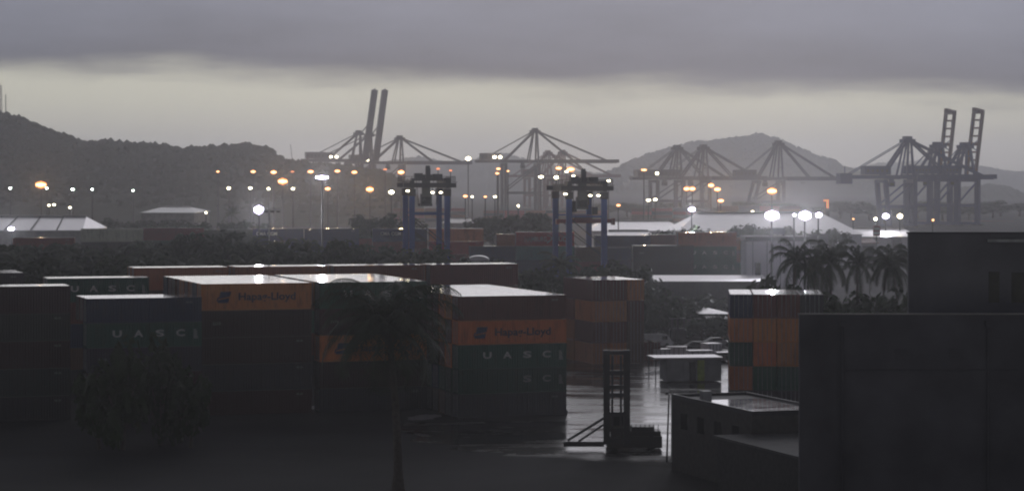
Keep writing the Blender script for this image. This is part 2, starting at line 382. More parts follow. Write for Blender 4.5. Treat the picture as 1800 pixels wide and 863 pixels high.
COL = dict(grape=(.055,.022,.024), orange=(.70,.26,.085), maroon=(.18,.042,.032), green=(.018,.105,.070), navy=(.022,.036,.11), grey=(.045,.045,.052),
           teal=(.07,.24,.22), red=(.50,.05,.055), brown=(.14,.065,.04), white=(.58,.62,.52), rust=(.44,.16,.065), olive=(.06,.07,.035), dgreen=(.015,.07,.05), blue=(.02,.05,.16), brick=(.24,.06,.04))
CNAME = dict(grape='dark maroon', orange='orange', maroon='maroon', green='dark green', navy='navy blue', grey='charcoal grey', teal='teal', red='bright red', brown='brown', white='white', rust='rusty orange', olive='olive', dgreen='blackish green', blue='blue', brick='brick red')
MARKN = {'uasc': 'with spaced white letters', 'sc': 'with two faded letters', 'hapag': 'with emblem and dark lettering', 'ham': 'with white lettering', 'cma': 'with white lettering', 'code': 'with white code', '': ''}
def emblem_mesh(s):
    if 'emb' in LET: return LET['emb']
    mb = MB()
    def sk(x, z): return (x + .28*z, 0, z)
    mb.quad(sk(0,0), sk(1.15,0), sk(1.15,.52), sk(0,.30)); mb.quad(sk(0,.42), sk(1.15,.66), sk(1.15,1.2), sk(0,1.2))
    mb.quad(sk(-.16,.18), sk(-.03,.18), sk(-.03,.62), sk(-.16,.55))
    LET['emb'] = mb.mesh('emblem', M_BLUEP); return LET['emb']
CGROUP = 'shipping containers stacked in the yard'
def container(origin, rz, L, H, col, mark, label, full=True):
    jc = tuple(c*rnd.uniform(.82, 1.15) for c in COL[col])
    o = thing('shipping_container', label, 'shipping container', origin, rz, CGROUP)
    d = cparts(L, H)
    for k, nm in (('near','side_panel'),('far','side_panel'),('frame','frame'),('roof','roof'),('door','door'),('door2','door'),('bars','lock_bar'),('end','end_wall')):
        link(nm, d[k], o, color=jc)
    k = L/12.19
    def put(me, xf, z, nm='lettering', y=-.012):
        link(nm, me, o, loc=(xf*L, y, z))
    zc = H*.5
    def idblock(m=M_WHITE):
        mb_key = 'id'+m.name
        if mb_key not in LET:
            mb = MB()
            r2 = random.Random(4)
            for i in range(6):
                w = r2.uniform(.30, .46); z = .95 - i*.17
                xx = 0
                while xx < w-.08:
                    ww = r2.uniform(.05, .11); mb.quad((xx,0,z),(xx+ww,0,z),(xx+ww,0,z+.12),(xx,0,z+.12)); xx += ww+.025
            LET[mb_key] = mb.mesh('code_block', m)
        put(LET[mb_key], .930, H*.5-.55, 'code_block')
    if mark in ('uasc', 'sc'):
        m = M_WHITE if mark == 'uasc' else M_FADED
        for ch, xf in zip('UASC', (.225, .41, .595, .775)):
            if mark == 'sc' and ch in 'UA': continue
            put(text_mesh(ch, .95*k, .72, m=m, bold=.03), xf, zc-.2)
        idblock(m)
    elif mark == 'hapag':
        put(emblem_mesh(1), .145, zc-.62, 'emblem'); put(text_mesh('Hapag-Lloyd', 6.3*k, 1.05, m=M_NAVYP, bold=.02), .335, zc-.62)
    elif mark == 'ham':
        put(text_mesh('HAMBURG', 4.6, .95, m=M_WHITE, bold=.01), .15, zc-.5); put(text_mesh('SÜD', 2.3, 1.15, m=M_WHITE, bold=.01), .685, zc-.5)
        if 'sweep' not in LET:
            mb = MB()
            def arc(pts, w0, w1):
                for i, (p, q) in enumerate(zip(pts, pts[1:])):
                    a = w0+(w1-w0)*i/(len(pts)-1); b2 = w0+(w1-w0)*(i+1)/(len(pts)-1)
                    mb.quad((p[0],0,p[1]-a),(q[0],0,q[1]-b2),(q[0],0,q[1]+b2),(p[0],0,p[1]+a))
            arc([(0,1.5),(.5,1.4),(.9,1.1),(1.3,.65),(1.8,.3)], .04, .16)
            arc([(0,0),(.5,.3),(1.0,.75),(1.4,1.05),(1.9,1.2)], .16, .04)
            LET['sweep'] = mb.mesh('emblem', M_WHITE)
        put(LET['sweep'], .53, zc-.75, 'emblem', y=-.016)
    elif mark == 'cma':
        put(text_mesh('CMA CGM', 4.6*k, .8, m=M_WHITE, bold=.02), .14, zc-.1)
    if mark == 'code' or mark == 'cma':
        put(text_mesh('2210', .9, .3, m=M_FADED), .10 if mark == 'code' else .8, zc-.1 if mark == 'code' else .4, 'code_mark')
    elif mark == '':
        put(text_mesh('4510', .7, .22, m=M_FADED), .86, H-.62, 'code_mark')
    return o
ORD = ['front', 'second', 'third', 'fourth', 'fifth', 'sixth', 'seventh', 'eighth', 'ninth', 'tenth', 'eleventh', 'rear']
TIER = ['topmost', 'second from top', 'third from top', 'fourth from top', 'fifth from top', 'lowest']
def stack(desc, x, Y, th, tiers, rows=1, endrows=0, L=12.19, axis='u', X=None, pal=('orange','maroon','green','navy','brown'), step=W+.12, rowtiers=None):
    """tiers top -> bottom: (colour, mark, height). Front left corner stands on the ground at pixel column x, distance Y."""
    if X is None: X = PX(x, Y)
    th = R(th); u = Vector((math.cos(th), math.sin(th), 0)); v = Vector((-math.sin(th), math.cos(th), 0))
    c0 = Vector((X, Y, 0)); n = len(tiers)
    for r in range(rows):
        z = 0.006
        dx = rnd.uniform(-.06, .06) if r else 0
        for i in range(n-1, -1, -1):
            col, mk, H = tiers[i]
            if r and rowtiers and r < len(rowtiers)+1 and i < len(rowtiers[r-1]): col = rowtiers[r-1][i]; mk = ''
            elif r: col, mk = rnd.choice(pal), ''
            if r == 0 or i == 0 or r < endrows:
                tw = 'lowest' if (i == n-1 and n > 1) else TIER[min(i, 5)]
                look = f"{CNAME[col]} container {MARKN[mk]}".strip()
                look = look.replace(' in ', ' ')
                if r == 0: lab = f"{look}, {tw} {'' if n == 1 else 'in '}{desc}" if n > 1 else f"{look}, {desc}"
                else: lab = f"{CNAME[col]} container, {tw}, {ORD[min(r, 11)]} row of {desc}"
                if axis == 'u': o, rz = c0 + v*(r*step) + u*dx, th
                else: o, rz = c0 + u*(r*step + W) + v*dx, th + math.pi/2
                container((o.x, o.y, z), rz, L, H, col, mk, lab)
            z += H + .012
h, q = 2.59, 2.89
TH = 18
# ---- front block
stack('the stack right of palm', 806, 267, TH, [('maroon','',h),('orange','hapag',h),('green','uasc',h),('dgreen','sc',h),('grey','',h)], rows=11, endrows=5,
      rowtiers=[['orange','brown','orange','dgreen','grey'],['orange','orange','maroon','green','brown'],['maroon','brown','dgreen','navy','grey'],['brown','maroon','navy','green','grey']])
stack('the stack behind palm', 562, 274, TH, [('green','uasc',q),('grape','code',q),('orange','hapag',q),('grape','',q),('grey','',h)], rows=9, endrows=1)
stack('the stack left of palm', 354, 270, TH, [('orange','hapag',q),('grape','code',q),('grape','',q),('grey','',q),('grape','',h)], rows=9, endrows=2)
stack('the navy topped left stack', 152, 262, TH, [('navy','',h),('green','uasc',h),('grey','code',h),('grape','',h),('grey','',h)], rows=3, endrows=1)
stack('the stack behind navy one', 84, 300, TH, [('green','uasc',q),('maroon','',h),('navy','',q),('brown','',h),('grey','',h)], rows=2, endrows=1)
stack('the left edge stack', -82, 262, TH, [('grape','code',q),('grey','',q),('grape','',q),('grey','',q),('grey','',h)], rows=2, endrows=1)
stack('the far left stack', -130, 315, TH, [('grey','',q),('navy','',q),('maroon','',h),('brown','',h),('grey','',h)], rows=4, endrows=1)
# ---- row standing behind the block
for i, (xx, c) in enumerate(((210,'rust'),(388,'rust'),(567,'brick'),(757,'maroon'))):
    X4 = PX(757, 331); k = 3-i; X0 = X4 - k*13.1*math.cos(R(TH)); Y0 = 331 - k*13.1*math.sin(R(TH))
    stack(['the leftmost back row','the second back row','the third back row','the dark rightmost back row'][i], 0, Y0, TH,
          [(c,'',q),('brown','',q),('green','',q),('maroon','',q),('grey','',h)], rows=2, endrows=2 if i == 3 else 1, X=X0, rowtiers=[['rust','brown','maroon','navy','grey']])
# ---- middle stack, doors towards the camera
stack('the middle stack by road', 1042, 345, TH, [('maroon','',q),('orange','',q),('maroon','code',q),('rust','',q)], rows=3, endrows=3, axis='v', rowtiers=[['maroon','orange','maroon','orange'],['orange','maroon','brown','brown']])
stack('the low rusty stack by the lamp', 1008, 352, TH, [('brick','',q),('rust','',q),('rust','',q)], rows=1, axis='v')
stack('single one beside the road', 1133, 352, TH, [('maroon','',h)], rows=1, axis='v')
# ---- right stack
stack('the right stack', 1283, 272, -4, [('navy','',h),('orange','code',h),('dgreen','',h),('rust','',h),('grey','',h)], rows=4, endrows=3, axis='v',
      rowtiers=[['maroon','orange','orange','green','grey'],['maroon','orange','orange','green','grey'],['grey','brown','orange','green','grey']])
# ---- far yard along the gantry tracks
def yard(desc, x, Y, cols, hs=q, L=12.19):
    stack(desc, x, Y, 5, [(c if isinstance(c, str) else c[0], '' if isinstance(c, str) else c[1], hs) for c in cols], L=L)
yard('the navy stack left of mast', 437, 557, [('navy','cma'),('navy','cma'),'maroon','navy','grey'])
yard('the navy stack behind mast', 535, 558, ['navy','navy','grey','maroon','grey'])
yard('the lower far maroon stack', 590, 586, ['maroon','brick','navy','grey'])
yard('the far stack left of gantry', 655, 557, [('navy','cma'),'maroon','navy','brown','grey'])
yard('the far stack inside gantry', 754, 557, ['orange','red','maroon','navy','grey'])
yard('the low mid stack', 826, 520, ['navy',('navy','code'),'grey','brown'])
yard('the short stack left of red', 873, 548, ['rust','grey','navy','maroon','grey'], 2.68, L=6.06)
yard('the far red topped stack', 907, 520, [('red','ham'),'teal','navy','grey','maroon'])
yard('the far stack beneath gantry', 1012, 505, ['brown','maroon','grey','navy'], 2.95, L=6.06)
yard('the far stack right of gantry', 1046, 545, ['navy','blue','navy','maroon','grey'], 2.64)
yard('the far stack behind charcoal one', 1142, 552, ['maroon','brown','navy','grey','grey'], 2.64)
yard('the charcoal stack', 1113, 500, [('grey','code'),('grey','code'),'navy','grey'], 3.05)
yard('the stack by white building', 1192, 517, ['rust',('green','uasc'),('green','uasc'),'grey','grey'])
yard('the short stack', 1252, 530, ['rust','brick',('dgreen','code'),'grey','grey'], 2.62, L=6.06)
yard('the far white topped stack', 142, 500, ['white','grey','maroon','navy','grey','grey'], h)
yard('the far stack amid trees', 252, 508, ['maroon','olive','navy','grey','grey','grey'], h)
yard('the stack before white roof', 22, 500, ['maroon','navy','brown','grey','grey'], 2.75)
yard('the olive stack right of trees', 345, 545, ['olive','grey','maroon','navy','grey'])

# ------------------------------------------------------------------ ship to shore cranes
CRG = 'ship to shore cranes along the quay'
def sts(label, x, Y, zd, za, back, out_, gauge=22, rz=12, raised=None, col=(.06,.075,.15), col2=None, house=True, hx=None, bh=2.6, wleg=17, box=2.5, lamps=(), slant=0, zleg=None, tip=True):
    """x = pixel column of the seaward legs; local +X points over the water."""
    o = thing('gantry_crane', label, 'crane', (PX(x, Y), Y, 0), R(rz), CRG)
    col2 = col2 or col
    def part(nm, mb, c=col): return mb.build(nm, M_STEEL, o, color=c)
    hw = wleg/2
    for xx in (0, -gauge):
        for yy in (-hw, hw):
            top = xx + (0 if xx == 0 else slant)
            part('leg', MB().beam((xx, yy, 1.6), (top, yy, zd-.8), box*.8, box))
    for xx in (0, -gauge):
        part('sill_beam', MB().beam((xx, -hw-2, 1.2), (xx, hw+2, 1.2), 1.6, 1.4))
        bg_ = MB()
        for yy in (-hw, hw):
            for k in (-2.2, 2.2): bg_.box(xx-.6, xx+.6, yy+k-1.4, yy+k+1.4, .05, .75)
        bg_.build('bogie', M_BLACK, o)
        part('cross_beam', MB().beam((xx + (0 if xx == 0 else slant*.97), -hw, zd-1.6), (xx + (0 if xx == 0 else slant*.97), hw, zd-1.6), 1.4, 1.8))
    for yy in (-hw, hw):
        zp = zd*.42
        part('portal_beam', MB().beam((0, yy, zp), (-gauge+slant*.42, yy, zp), 1.3, 1.7))
        part('brace', MB().beam((-.5, yy, zd-2.5), (-gauge+slant*.45, yy, zp+1), .8))
    g0 = -gauge-back
    for yy in (-3.2, 3.2): part('girder', MB().beam((g0, yy, zd+.6), (2, yy, zd+.6), 1.1, 2.0))
    tie = MB()
    for i in range(7):
        xx = g0 + (2-g0)*i/6; tie.beam((xx, -3.2, zd+.6), (xx, 3.2, zd+.6), .6, .9)
    part('girder_tie', tie)
    # walkway with rails along the girder
    wk = MB(); wk.beam((g0, -5.0, zd+.2), (2, -5.0, zd+.2), 1.2, .15); wk.beam((g0, -5.6, zd+1.3), (2, -5.6, zd+1.3), .12)
    for i in range(12): wk.beam((g0+(2-g0)*i/11, -5.6, zd+.2), (g0+(2-g0)*i/11, -5.6, zd+1.3), .12)
    part('walkway', wk)
    # apex frame
    ax = -1.5
    af = MB()
    for yy in (-1, 1):
        af.beam((0, yy*hw*.75, zd), (ax+1.2, yy*2.2, za), 1.1, 1.2); af.beam((-6.5, yy*hw*.6, zd), (ax-1.0, yy*2.0, za), .9, 1.0)
    for k in (.35, .68): af.beam((ax*k+1, -hw*.75*(1-k)-2.2*k, zd+(za-zd)*k), (ax*k+1, hw*.75*(1-k)+2.2*k, zd+(za-zd)*k), .5)
    part('apex_frame', af)
    part('apex_platform', MB().box(ax-3.4, ax+3.4, -3.4, 3.4, za-1.2, za+.7).box(ax-2.1, ax+1.9, -2.4, 2.4, za+.7, za+2.2))
    for yy in (-2.4, 2.4):
        part('back_leg', MB().beam((ax-1.2, yy, za-.5), (-gauge+slant+.5, yy*1.3, zd+1.2), 1.2))
        part('back_stay', MB().beam((ax-1.2, yy, za), (g0+4, yy*1.2, zd+1.4), .45))
    # boom
    hinge = Vector((3, 0, zd+.6)); a = R(raised) if raised else 0
    dr = Vector((math.cos(a), 0, math.sin(a))); nr = Vector((-math.sin(a), 0, math.cos(a)))
    for yy in (-3.2, 3.2):
        part('boom', MB().beam(hinge+Vector((0,yy,0)), hinge+dr*out_+Vector((0,yy,0)), *((bh, 1.25) if raised else (1.25, bh))), col2)
    bt = MB()
    for i in range(9):
        p = hinge + dr*(out_*i/8); bt.beam(p+Vector((0,-3.2,0)), p+Vector((0,3.2,0)), .7, 1.0 if i not in (4, 8) else 1.9)
    part('boom_tie', bt, col2)
    if tip: part('boom_head', MB().beam(hinge+dr*(out_-.4)+nr*.2, hinge+dr*(out_+1.8)+nr*.2, 7.6, 2.4), col2)
    st = []
    if hx is not None: part('counterweight', MB().box(g0-.5, g0+6, -4, 4, zd-3.0, zd+2.6).beam((g0+3, 0, zd+2.6), (g0+3, 0, zd+6), .4))
    for fr in (.42, .86):
        p = hinge + dr*(out_*fr) + nr*1.0
        for yy in (-2.8, 2.8):
            if not raised: part('fore_stay', MB().beam((ax+1.5, yy*.8, za), p+Vector((0, yy, 0)), .85))
            else:
                mid = (Vector((ax+1.5, yy*.8, za)) + p + Vector((0,yy,0)))*.5 + Vector((3.0, 0, -4*fr))
                part('fore_stay', MB().beam((ax+1.5, yy*.8, za), mid, .4).beam(mid, p+Vector((0,yy,0)), .4))
    if house:
        h0 = g0+3 if hx is None else hx; hb = MB().box(h0, h0+14, -4.4, 4.4, zd+1.8, zd+6.4); mh = part('machinery_house', hb)
        rb = MB()
        for i in range(5): rb.box(h0+1+i*2.6, h0+2+i*2.6, -4.48, -4.39, zd+3.2, zd+4.6)
        rb.build('louvre', M_BLACK, mh)
    cab = part('operator_cab', MB().box(-12, -8.8, -1.5, 1.5, zd-4.6, zd-1.7).beam((-10.4, 0, zd-1.7), (-10.4, 0, zd), 2.6, 1.2))
    MB().box(-12.05, -11.9, -1.3, 1.3, zd-4.2, zd-2.4).box(-11.6, -9.2, -1.55, -1.5, zd-4.2, zd-2.4).build('window', M_GLASS, cab)
    trol = part('trolley', MB().box(-13.5, -6.5, -2.9, 2.9, zd-.6, zd+.4))
    stair = MB()
    for i in range(6): stair.beam((1.6, hw-1+(i % 2)*2, 4+i*zd/7), (1.6, hw+1-(i % 2)*2, 4+(i+1)*zd/7), .5, .2)
    part('stair', stair)
    for (lx, lz, r) in lamps:
        lm = MB().disc((lx, -hw-1.2 if r > .5 else -5.8, lz), r, r*.8, .5); lm.build('floodlight', E_WARM, o)
    return o
GREY = (.085,.075,.12); BLU = (.02,.04,.20); REDD = (.17,.06,.07)
sts('leftmost crane with a raised boom over the amber lights', 634, 1760, 38, 57.5, 18, 50, gauge=24, rz=10, raised=82, bh=3.9, tip=False, col=GREY, lamps=((-22,41,1.0),(-18,41,1.0)))
sts('crane with the taller raised boom, second from left', 653, 1790, 38, 57.0, 20, 51, gauge=24, rz=10, raised=82.5, bh=3.9, tip=False, col=GREY, lamps=((-8,39,1.0),(-4,39,1.0)))
sts('grey lowered crane just right of the raised booms', 706, 1850, 37, 55.5, 20, 48, gauge=22, rz=14, col=GREY)
sts('tallest lowered crane, apex above the right gantry', 944, 1780, 37.5, 59.5, 20, 54, gauge=24, rz=9, col=(.09,.08,.10), lamps=((-28,41,1.3),(-32,41,1.3)))
sts('smaller reddish crane left of its twin', 966, 2150, 27.5, 48, 16, 40, gauge=20, rz=14, col=REDD, house=False)
sts('smaller reddish crane with the lower pale boom', 992, 2120, 27.5, 48, 20, 44, gauge=20, rz=14, col=REDD)
sts('left crane of the pair before the pale peak', 1194, 1700, 25.5, 46.5, 16, 34, gauge=18, rz=14, col=(.06,.06,.10))
sts('right crane of the pair before the pale peak', 1240, 1680, 25.5, 46.5, 18, 38, gauge=18, rz=14, col=(.065,.06,.11))
sts('blue crane with apex at the peak shoulder', 1372, 1640, 25.2, 48.5, 12, 38, gauge=22, rz=8, col=(.06,.06,.12), slant=6)
sts('lowered dark blue crane, leftmost of the right trio', 1600, 1330, 26, 46, 25, 42, gauge=14, rz=9, hx=-26, col=BLU, slant=-2, wleg=15, box=2.7)
sts('dark blue crane with raised boom, middle of right trio', 1652, 1400, 26.5, 44, 12, 36, gauge=16, rz=38, raised=81, col=BLU, col2=(.14,.06,.06), bh=1.9, wleg=15, box=2.7)
sts('rightmost dark blue crane with raised boom', 1700, 1380, 26.5, 43.5, 12, 36, gauge=16, rz=38, raised=80, col=BLU, col2=(.16,.06,.05), bh=1.9, wleg=15, box=2.7)
# extra boom reaching out on the right (the trio's outer lowered boom)
# small mobile crane jib
mc = thing('mobile_crane', 'thin slanted crane jib left of the raised booms', 'crane', (PX(524, 1900), 1900, 0))
jb = MB()
for a in (-.5, .5): jb.beam((0, a, 3), (-5.8, a, PZ(254, 1900)), .35)
for i in range(16):
    f0, f1 = i/16, (i+1)/16; zt = PZ(254, 1900); jb.beam((-5.8*f0, -.5, 3+(zt-3)*f0), (-5.8*f1, .5, 3+(zt-3)*f1), .2)
jb.build('jib', M_STEEL, mc, color=(.1,.1,.12)); MB().box(-3, 5, -1.5, 1.5, .8, 3.2).build('carrier', M_STEEL, mc, color=(.15,.12,.05))
wm = MB()
for xx in (-2, 0.2, 3.6): wm.disc((xx, -1.4, .62), .6, .6, .5); wm.disc((xx, 1.4, .62), .6, .6, .5)
wm.build('wheel', M_RUBBER, mc)

# ------------------------------------------------------------------ rubber tyred yard gantries
def rtg(label, x, Y, zt, red=False, rz=5.5):
    o = thing('yard_gantry', label, 'gantry crane', (PX(x, Y), Y, 0), R(rz), 'rubber tyred gantries over the yard stacks')
    S, wb = 23.5, 6.9; blue = (.024,.075,.33); dk = (.035,.035,.04)
    for yy in (0, S):
        for xx in (-wb/2, wb/2):
            lg = MB().beam((xx, yy, 1.5), (xx, yy, zt-1.6), 1.12, .95).build('leg', M_STEEL, o, color=blue)
            MB().box(xx-.75, xx+.75, yy-.65, yy+.65, zt-3.0, zt-1.6).build('leg_head', M_STEEL, lg, color=dk)
        MB().beam((-wb/2-1.5, yy, 1.3), (wb/2+1.5, yy, 1.3), .8, .8).build('sill_beam', M_STEEL, o, color=blue)
        MB().beam((-wb/2, yy, zt*.74), (wb/2, yy, zt*.74), .3, .32).build('tie_beam', M_STEEL, o, color=blue)
        MB().beam((-wb/2, yy, zt*.73), (wb/2, yy, zt*.50), .16).build('brace', M_STEEL, o, color=dk)
        MB().beam((-wb/2, yy, zt*.62), (wb/2, yy, zt*.42), .16).build('brace', M_STEEL, o, color=dk)
        for xx in (-wb/2-1, -wb/2+1, wb/2-1, wb/2+1): 
            wt = MB().disc((xx, yy, .78), .76, .76, .5, 16); wt.build('wheel', M_RUBBER, o, smooth=False)
    for xx in (-wb/2, wb/2):
        MB().beam((xx, -1.2, zt-.8), (xx, S+1.2, zt-.8), .9, 1.5).build('main_girder', M_STEEL, o, color=dk)
    for yy in (-1.0, S+1.0):
        MB().beam((-wb/2-1.7, yy, zt-.9), (wb/2+1.7, yy, zt-.9), .6, .9).build('end_tie', M_STEEL, o, color=dk)
    wk = MB()
    for xx in (-wb/2-1.5, wb/2+1.5):
        wk.beam((xx, -1, zt-.3), (xx, S+1, zt-.3), .9, .1); wk.beam((xx, -1, zt+.8), (xx, S+1, zt+.8), .1)
        for i in range(10): wk.beam((xx, -1+i*(S+2)/9, zt-.3), (xx, -1+i*(S+2)/9, zt+.8), .1)
    for k in range(8): wk.beam((-wb/2-1.5+k*(wb+3)/7, -1.3, zt-.3), (-wb/2-1.5+k*(wb+3)/7, -1.3, zt+.8), .1)
    wk.beam((-wb/2-1.5, -1.3, zt+.8), (wb/2+1.5, -1.3, zt+.8), .1)
    wk.build('walkway', M_STEEL, o, color=dk)
    t = MB().box(-3.3, 3.3, 3, 9.5, zt-.05, zt+.5); tro = t.build('trolley', M_STEEL, o, color=dk)
    eq = MB().box(-2.7, -1.1, 3.4, 6.6, zt+.5, zt+1.45).box(1.0, 2.8, 3.6, 7.4, zt+.5, zt+1.3).box(-.5, .45, 4, 5.2, zt+.5, zt+2.4).box(-1.05, .9, 6, 8.8, zt+.5, zt+1.2)
    eq.tube([(-.05, 4.5, zt+2.4), (-.05, 4.5, zt+2.95)], [.5, .42], 10)
    eq.build('hoist', M_STEEL, tro, color=dk)
    MB().box(2.9, 4.3, 1, 3.6, zt-.6, zt+.55).build('electrical_cabinet', M_STEEL, o, color=dk)
    cb = MB().box(-1.6, .6, 2.2, 4.4, zt-5.0, zt-2.6).box(-1.3, .3, 2.4, 4.2, zt-2.6, zt-.05); cab = cb.build('operator_cab', M_STEEL, o, color=(.05,.06,.06))
    MB().box(-1.4, .4, 2.15, 2.2, zt-4.6, zt-3.2).build('window', M_GLASS, cab)
    rp = MB()
    for xx in (-2.2, 2.2):
        for yy in (5, 8): rp.beam((xx, yy, zt), (xx*.8, yy, zt-(7.1 if red else 4.8)), .07)
    rp.build('hoist_rope', M_BLACK, o)
    if red:
        sp = MB().beam((-5.0, 6.5, zt-7.4), (6.1, 6.5, zt-7.4), .9, .8).box(-1.8, 1.8, 5.4, 7.6, zt-7.0, zt-6.2).beam((6.1, 5.3, zt-7.5), (6.1, 7.7, zt-7.5), .5, 1.3).beam((-5.0, 5.3, zt-7.5), (-5.0, 7.7, zt-7.5), .5, 1.0)
        sp.build('spreader', M_STEEL, o, color=(.22,.03,.03))
        MB().box(-2.4,-1.2,6,7,zt-5.6,zt-3.4).box(.6,1.3,6,7,zt-4.2,zt-2.2).box(1.9,3.0,6,7,zt-6.1,zt-4.6).build('spreader_gear', M_STEEL, o, color=dk)
    else:
        MB().box(-1.9, .9, 5.4, 7.6, zt-5.0, zt-4.5).build('spreader', M_STEEL, o, color=dk)
    for (lx, lz) in ((-wb/2-.9, zt-2.0), (.5, zt-2.3), (2.1, zt-2.3)):
        fl = MB().disc((lx, -1.75, lz), .34, .16, .3, 10).build('floodlight', E_WARM, o)
        MB().beam((lx, -1.55, lz), (lx, -1.2, lz+.9), .1).build('lamp_arm', M_BLACK, fl)
    return o
rtg('blue legged yard gantry on the left, no red spreader', 755, 489, 25.2)
rtg('blue legged yard gantry on the right with red spreader', 1031, 489, 24.6, red=True)

# ------------------------------------------------------------------ lamps
def lamp(x, y, w, hh, kind, label, Y, group, power=0, name='mast_light'):
    X, z = PX(x, Y), PZ(y, Y); k = Y/F
    o = thing(name, label, 'mast light', (X, Y, 0), 0, group)
    pole = MB().tube([(0, .5, 0), (0, .5, z-.1)], [max(.22, .0016*Y*.18), max(.13, .0011*Y*.18)], 8).build('pole', M_BLACK, o)
    glow, core = {'a': (E_AMB, E_AMBC), 'r': (E_RED, E_AMB), 'w': (E_COOL, E_WHITE), 'y': (E_AMB, E_WARM), 'g': (E_GREEN, E_WHITE), 's': (E_WARM, E_WARM)}[kind]
    rx, rz = w*k/2, hh*k/2  # disc as wide as the lamp's glare, so its emission stands for the glow
    hd = MB(); cm = MB()
    if w >= 7:
        # head frame carrying several floodlights side by side
        n = 3 if w < 14 else 5; rx *= .95; rz *= .95
        MB().beam((-rx*.8, .35, z), (rx*.8, .35, z), .25).build('head_frame', M_BLACK, o)
        for i in range(n):
            xx = (i-(n-1)/2)*(2*rx/n)*.72; sc = 1-.35*abs(i-(n-1)/2)/((n-1)/2)
            hd.disc((xx, 0, z), rx/n*1.9*sc, rz*sc, .3); cm.disc((xx, -.2, z), rx/n*1.15*sc, rz*.50*sc, .06)
    else:
        hd.disc((0, 0, z), rx, rz, .3); cm.disc((0, -.2, z), rx*.6, rz*.6, .06)
    h_ = hd.build('lamp', glow, o); cm.build('bulb', core, h_)
    if power:
        ld = bpy.data.lights.new('lamp_light', 'SPOT'); ld.energy = power; ld.shadow_soft_size = .5; ld.spot_size = R(150); ld.spot_blend = .5
        ld.color = (1, .62, .30) if kind == 'a' else (.93, .93, 1.0)
        lo = bpy.data.objects.new('lamp_light', ld); C.objects.link(lo); lo.parent = o; lo.location = (0, -.5, z); lo.rotation_euler = (R(-74), 0, 0)
    return o
AP, WP = 15000, 32000
AMB = [(383,302,7,4),(445,302,11,6),(481,303,13,8),(497,319,22,13),(514,302,8,3),(546,302,13,7),(593,301,12,6),(623,303,12,7),(705,303,15,9),(576,332,12,7),(650,333,17,11),(677,298,8,3),(770,297,8,3),(792,300,7,3),
       (876,297,10,5),(874,305,9,5),(893,301,6,3),(982,296,14,7),(1003,298,18,10),(1132,299,13,5),(818,345,10,6),(853,346,7,4),(1087,361,9,5),(1207,332,13,9),(1217,332,13,9),(1250,326,13,9),(1261,333,15,9),(1267,353,14,7),(1357,336,22,13),(1640,387,5,4),(1500,385,4,3),(1240,386,4,3)]
WORDS = ['first','second','third','fourth','fifth','sixth','seventh','eighth','ninth','tenth','eleventh','twelfth','thirteenth','fourteenth','fifteenth','sixteenth','seventeenth','eighteenth','nineteenth','twentieth']
def nth(i): return WORDS[i] if i < 20 else 'twenty ' + WORDS[i-20]
for i, (x_, y_, w_, h_) in enumerate(sorted(AMB)):
    sz = 'large bright' if w_ >= 15 else ('small dim' if w_ < 9 else 'medium')
    YY = 1250 if y_ < 320 else (1000 if y_ < 350 else 800)
    lamp(x_, y_, w_, h_, 'r' if h_ <= 3 and w_ > 6 else 'a', f"{sz} amber mast light, {nth(i)} amber one from the left above the port", YY, 'amber mast lights of the port', power=AP if w_ >= 15 else (AP*.35 if w_ >= 12 else 0))
lamp(72, 325, 26, 14, 'a', 'large amber light ringed on the dark hillside at far left', 1150, 'amber mast lights of the port', power=AP)
lamp(566, 312, 30, 8, 'w', 'wide violet white floodlight bar on a tall slim mast', 489, 'white floodlights', power=WP*.5)
lamp(455, 369, 22, 18, 'w', 'dazzling white floodlight low beside the arm of a lamp post', 500, 'white floodlights', power=WP*.6)
lamp(1357, 379, 32, 20, 'w', 'largest white floodlight, left of the white dazzling pair', 474, 'white floodlights', power=WP*1.2)
lamp(1415, 379, 28, 19, 'w', 'dazzling white floodlight in the middle above the palms', 474, 'white floodlights', power=WP)
lamp(1439, 378, 14, 11, 'w', 'smaller white floodlight right of the dazzling one above palms', 474, 'white floodlights')
lamp(1216, 368, 15, 10, 'w', 'white floodlight at the ridge of the pale shed roof', 640, 'white floodlights', power=WP*.6)
lamp(1557, 380, 15, 12, 'w', 'white floodlight at the foot of the right cranes', 900, 'white floodlights', power=WP*.6)
lamp(1582, 380, 11, 9, 's', 'warm white floodlight against a right crane leg', 900, 'white floodlights')
lamp(1539, 385, 6, 5, 's', 'small warm light left of the right crane floodlights', 900, 'white floodlights')
lamp(688, 338, 11, 7, 's', 'warm white light just left of the left gantry', 900, 'white floodlights')
lamp(823, 279, 11, 7, 's', 'high warm white light left of the tallest lowered crane', 1600, 'white floodlights')
lamp(1396, 378, 7, 6, 'w', 'small white light touching the dazzling one above palms', 474, 'white floodlights')
lamp(20, 402, 14, 8, 'w', 'white floodlight before the white roof at left edge', 560, 'white floodlights', power=WP*.5)
SW = [(18,331,5,3),(82,331,5,3),(128,333,7,4),(162,333,4,3),(234,335,4,3),(402,331,7,5),(440,331,6,4),(472,332,5,4),(515,332,6,4)]
for i, (x_, y_, w_, h_) in enumerate(SW):
    lamp(x_, y_, w_, h_, 'g' if i < 5 else 's', f"small pale street light, {nth(i)} from the left below the wooded hill", 1200, 'small street lights under the hill')
SP = [(951,311,10,5),(978,312,10,6),(1008,310,6,4),(1070,318,8,4),(1140,352,9,4),(1152,351,8,4),(1155,305,6,5),(1323,373,6,5),(996,302,6,3),(86,361,4,3),(95,360,5,3),(123,365,5,3),(362,374,4,3),(911,362,4,4),(830,346,4,3),(870,346,7,3)]
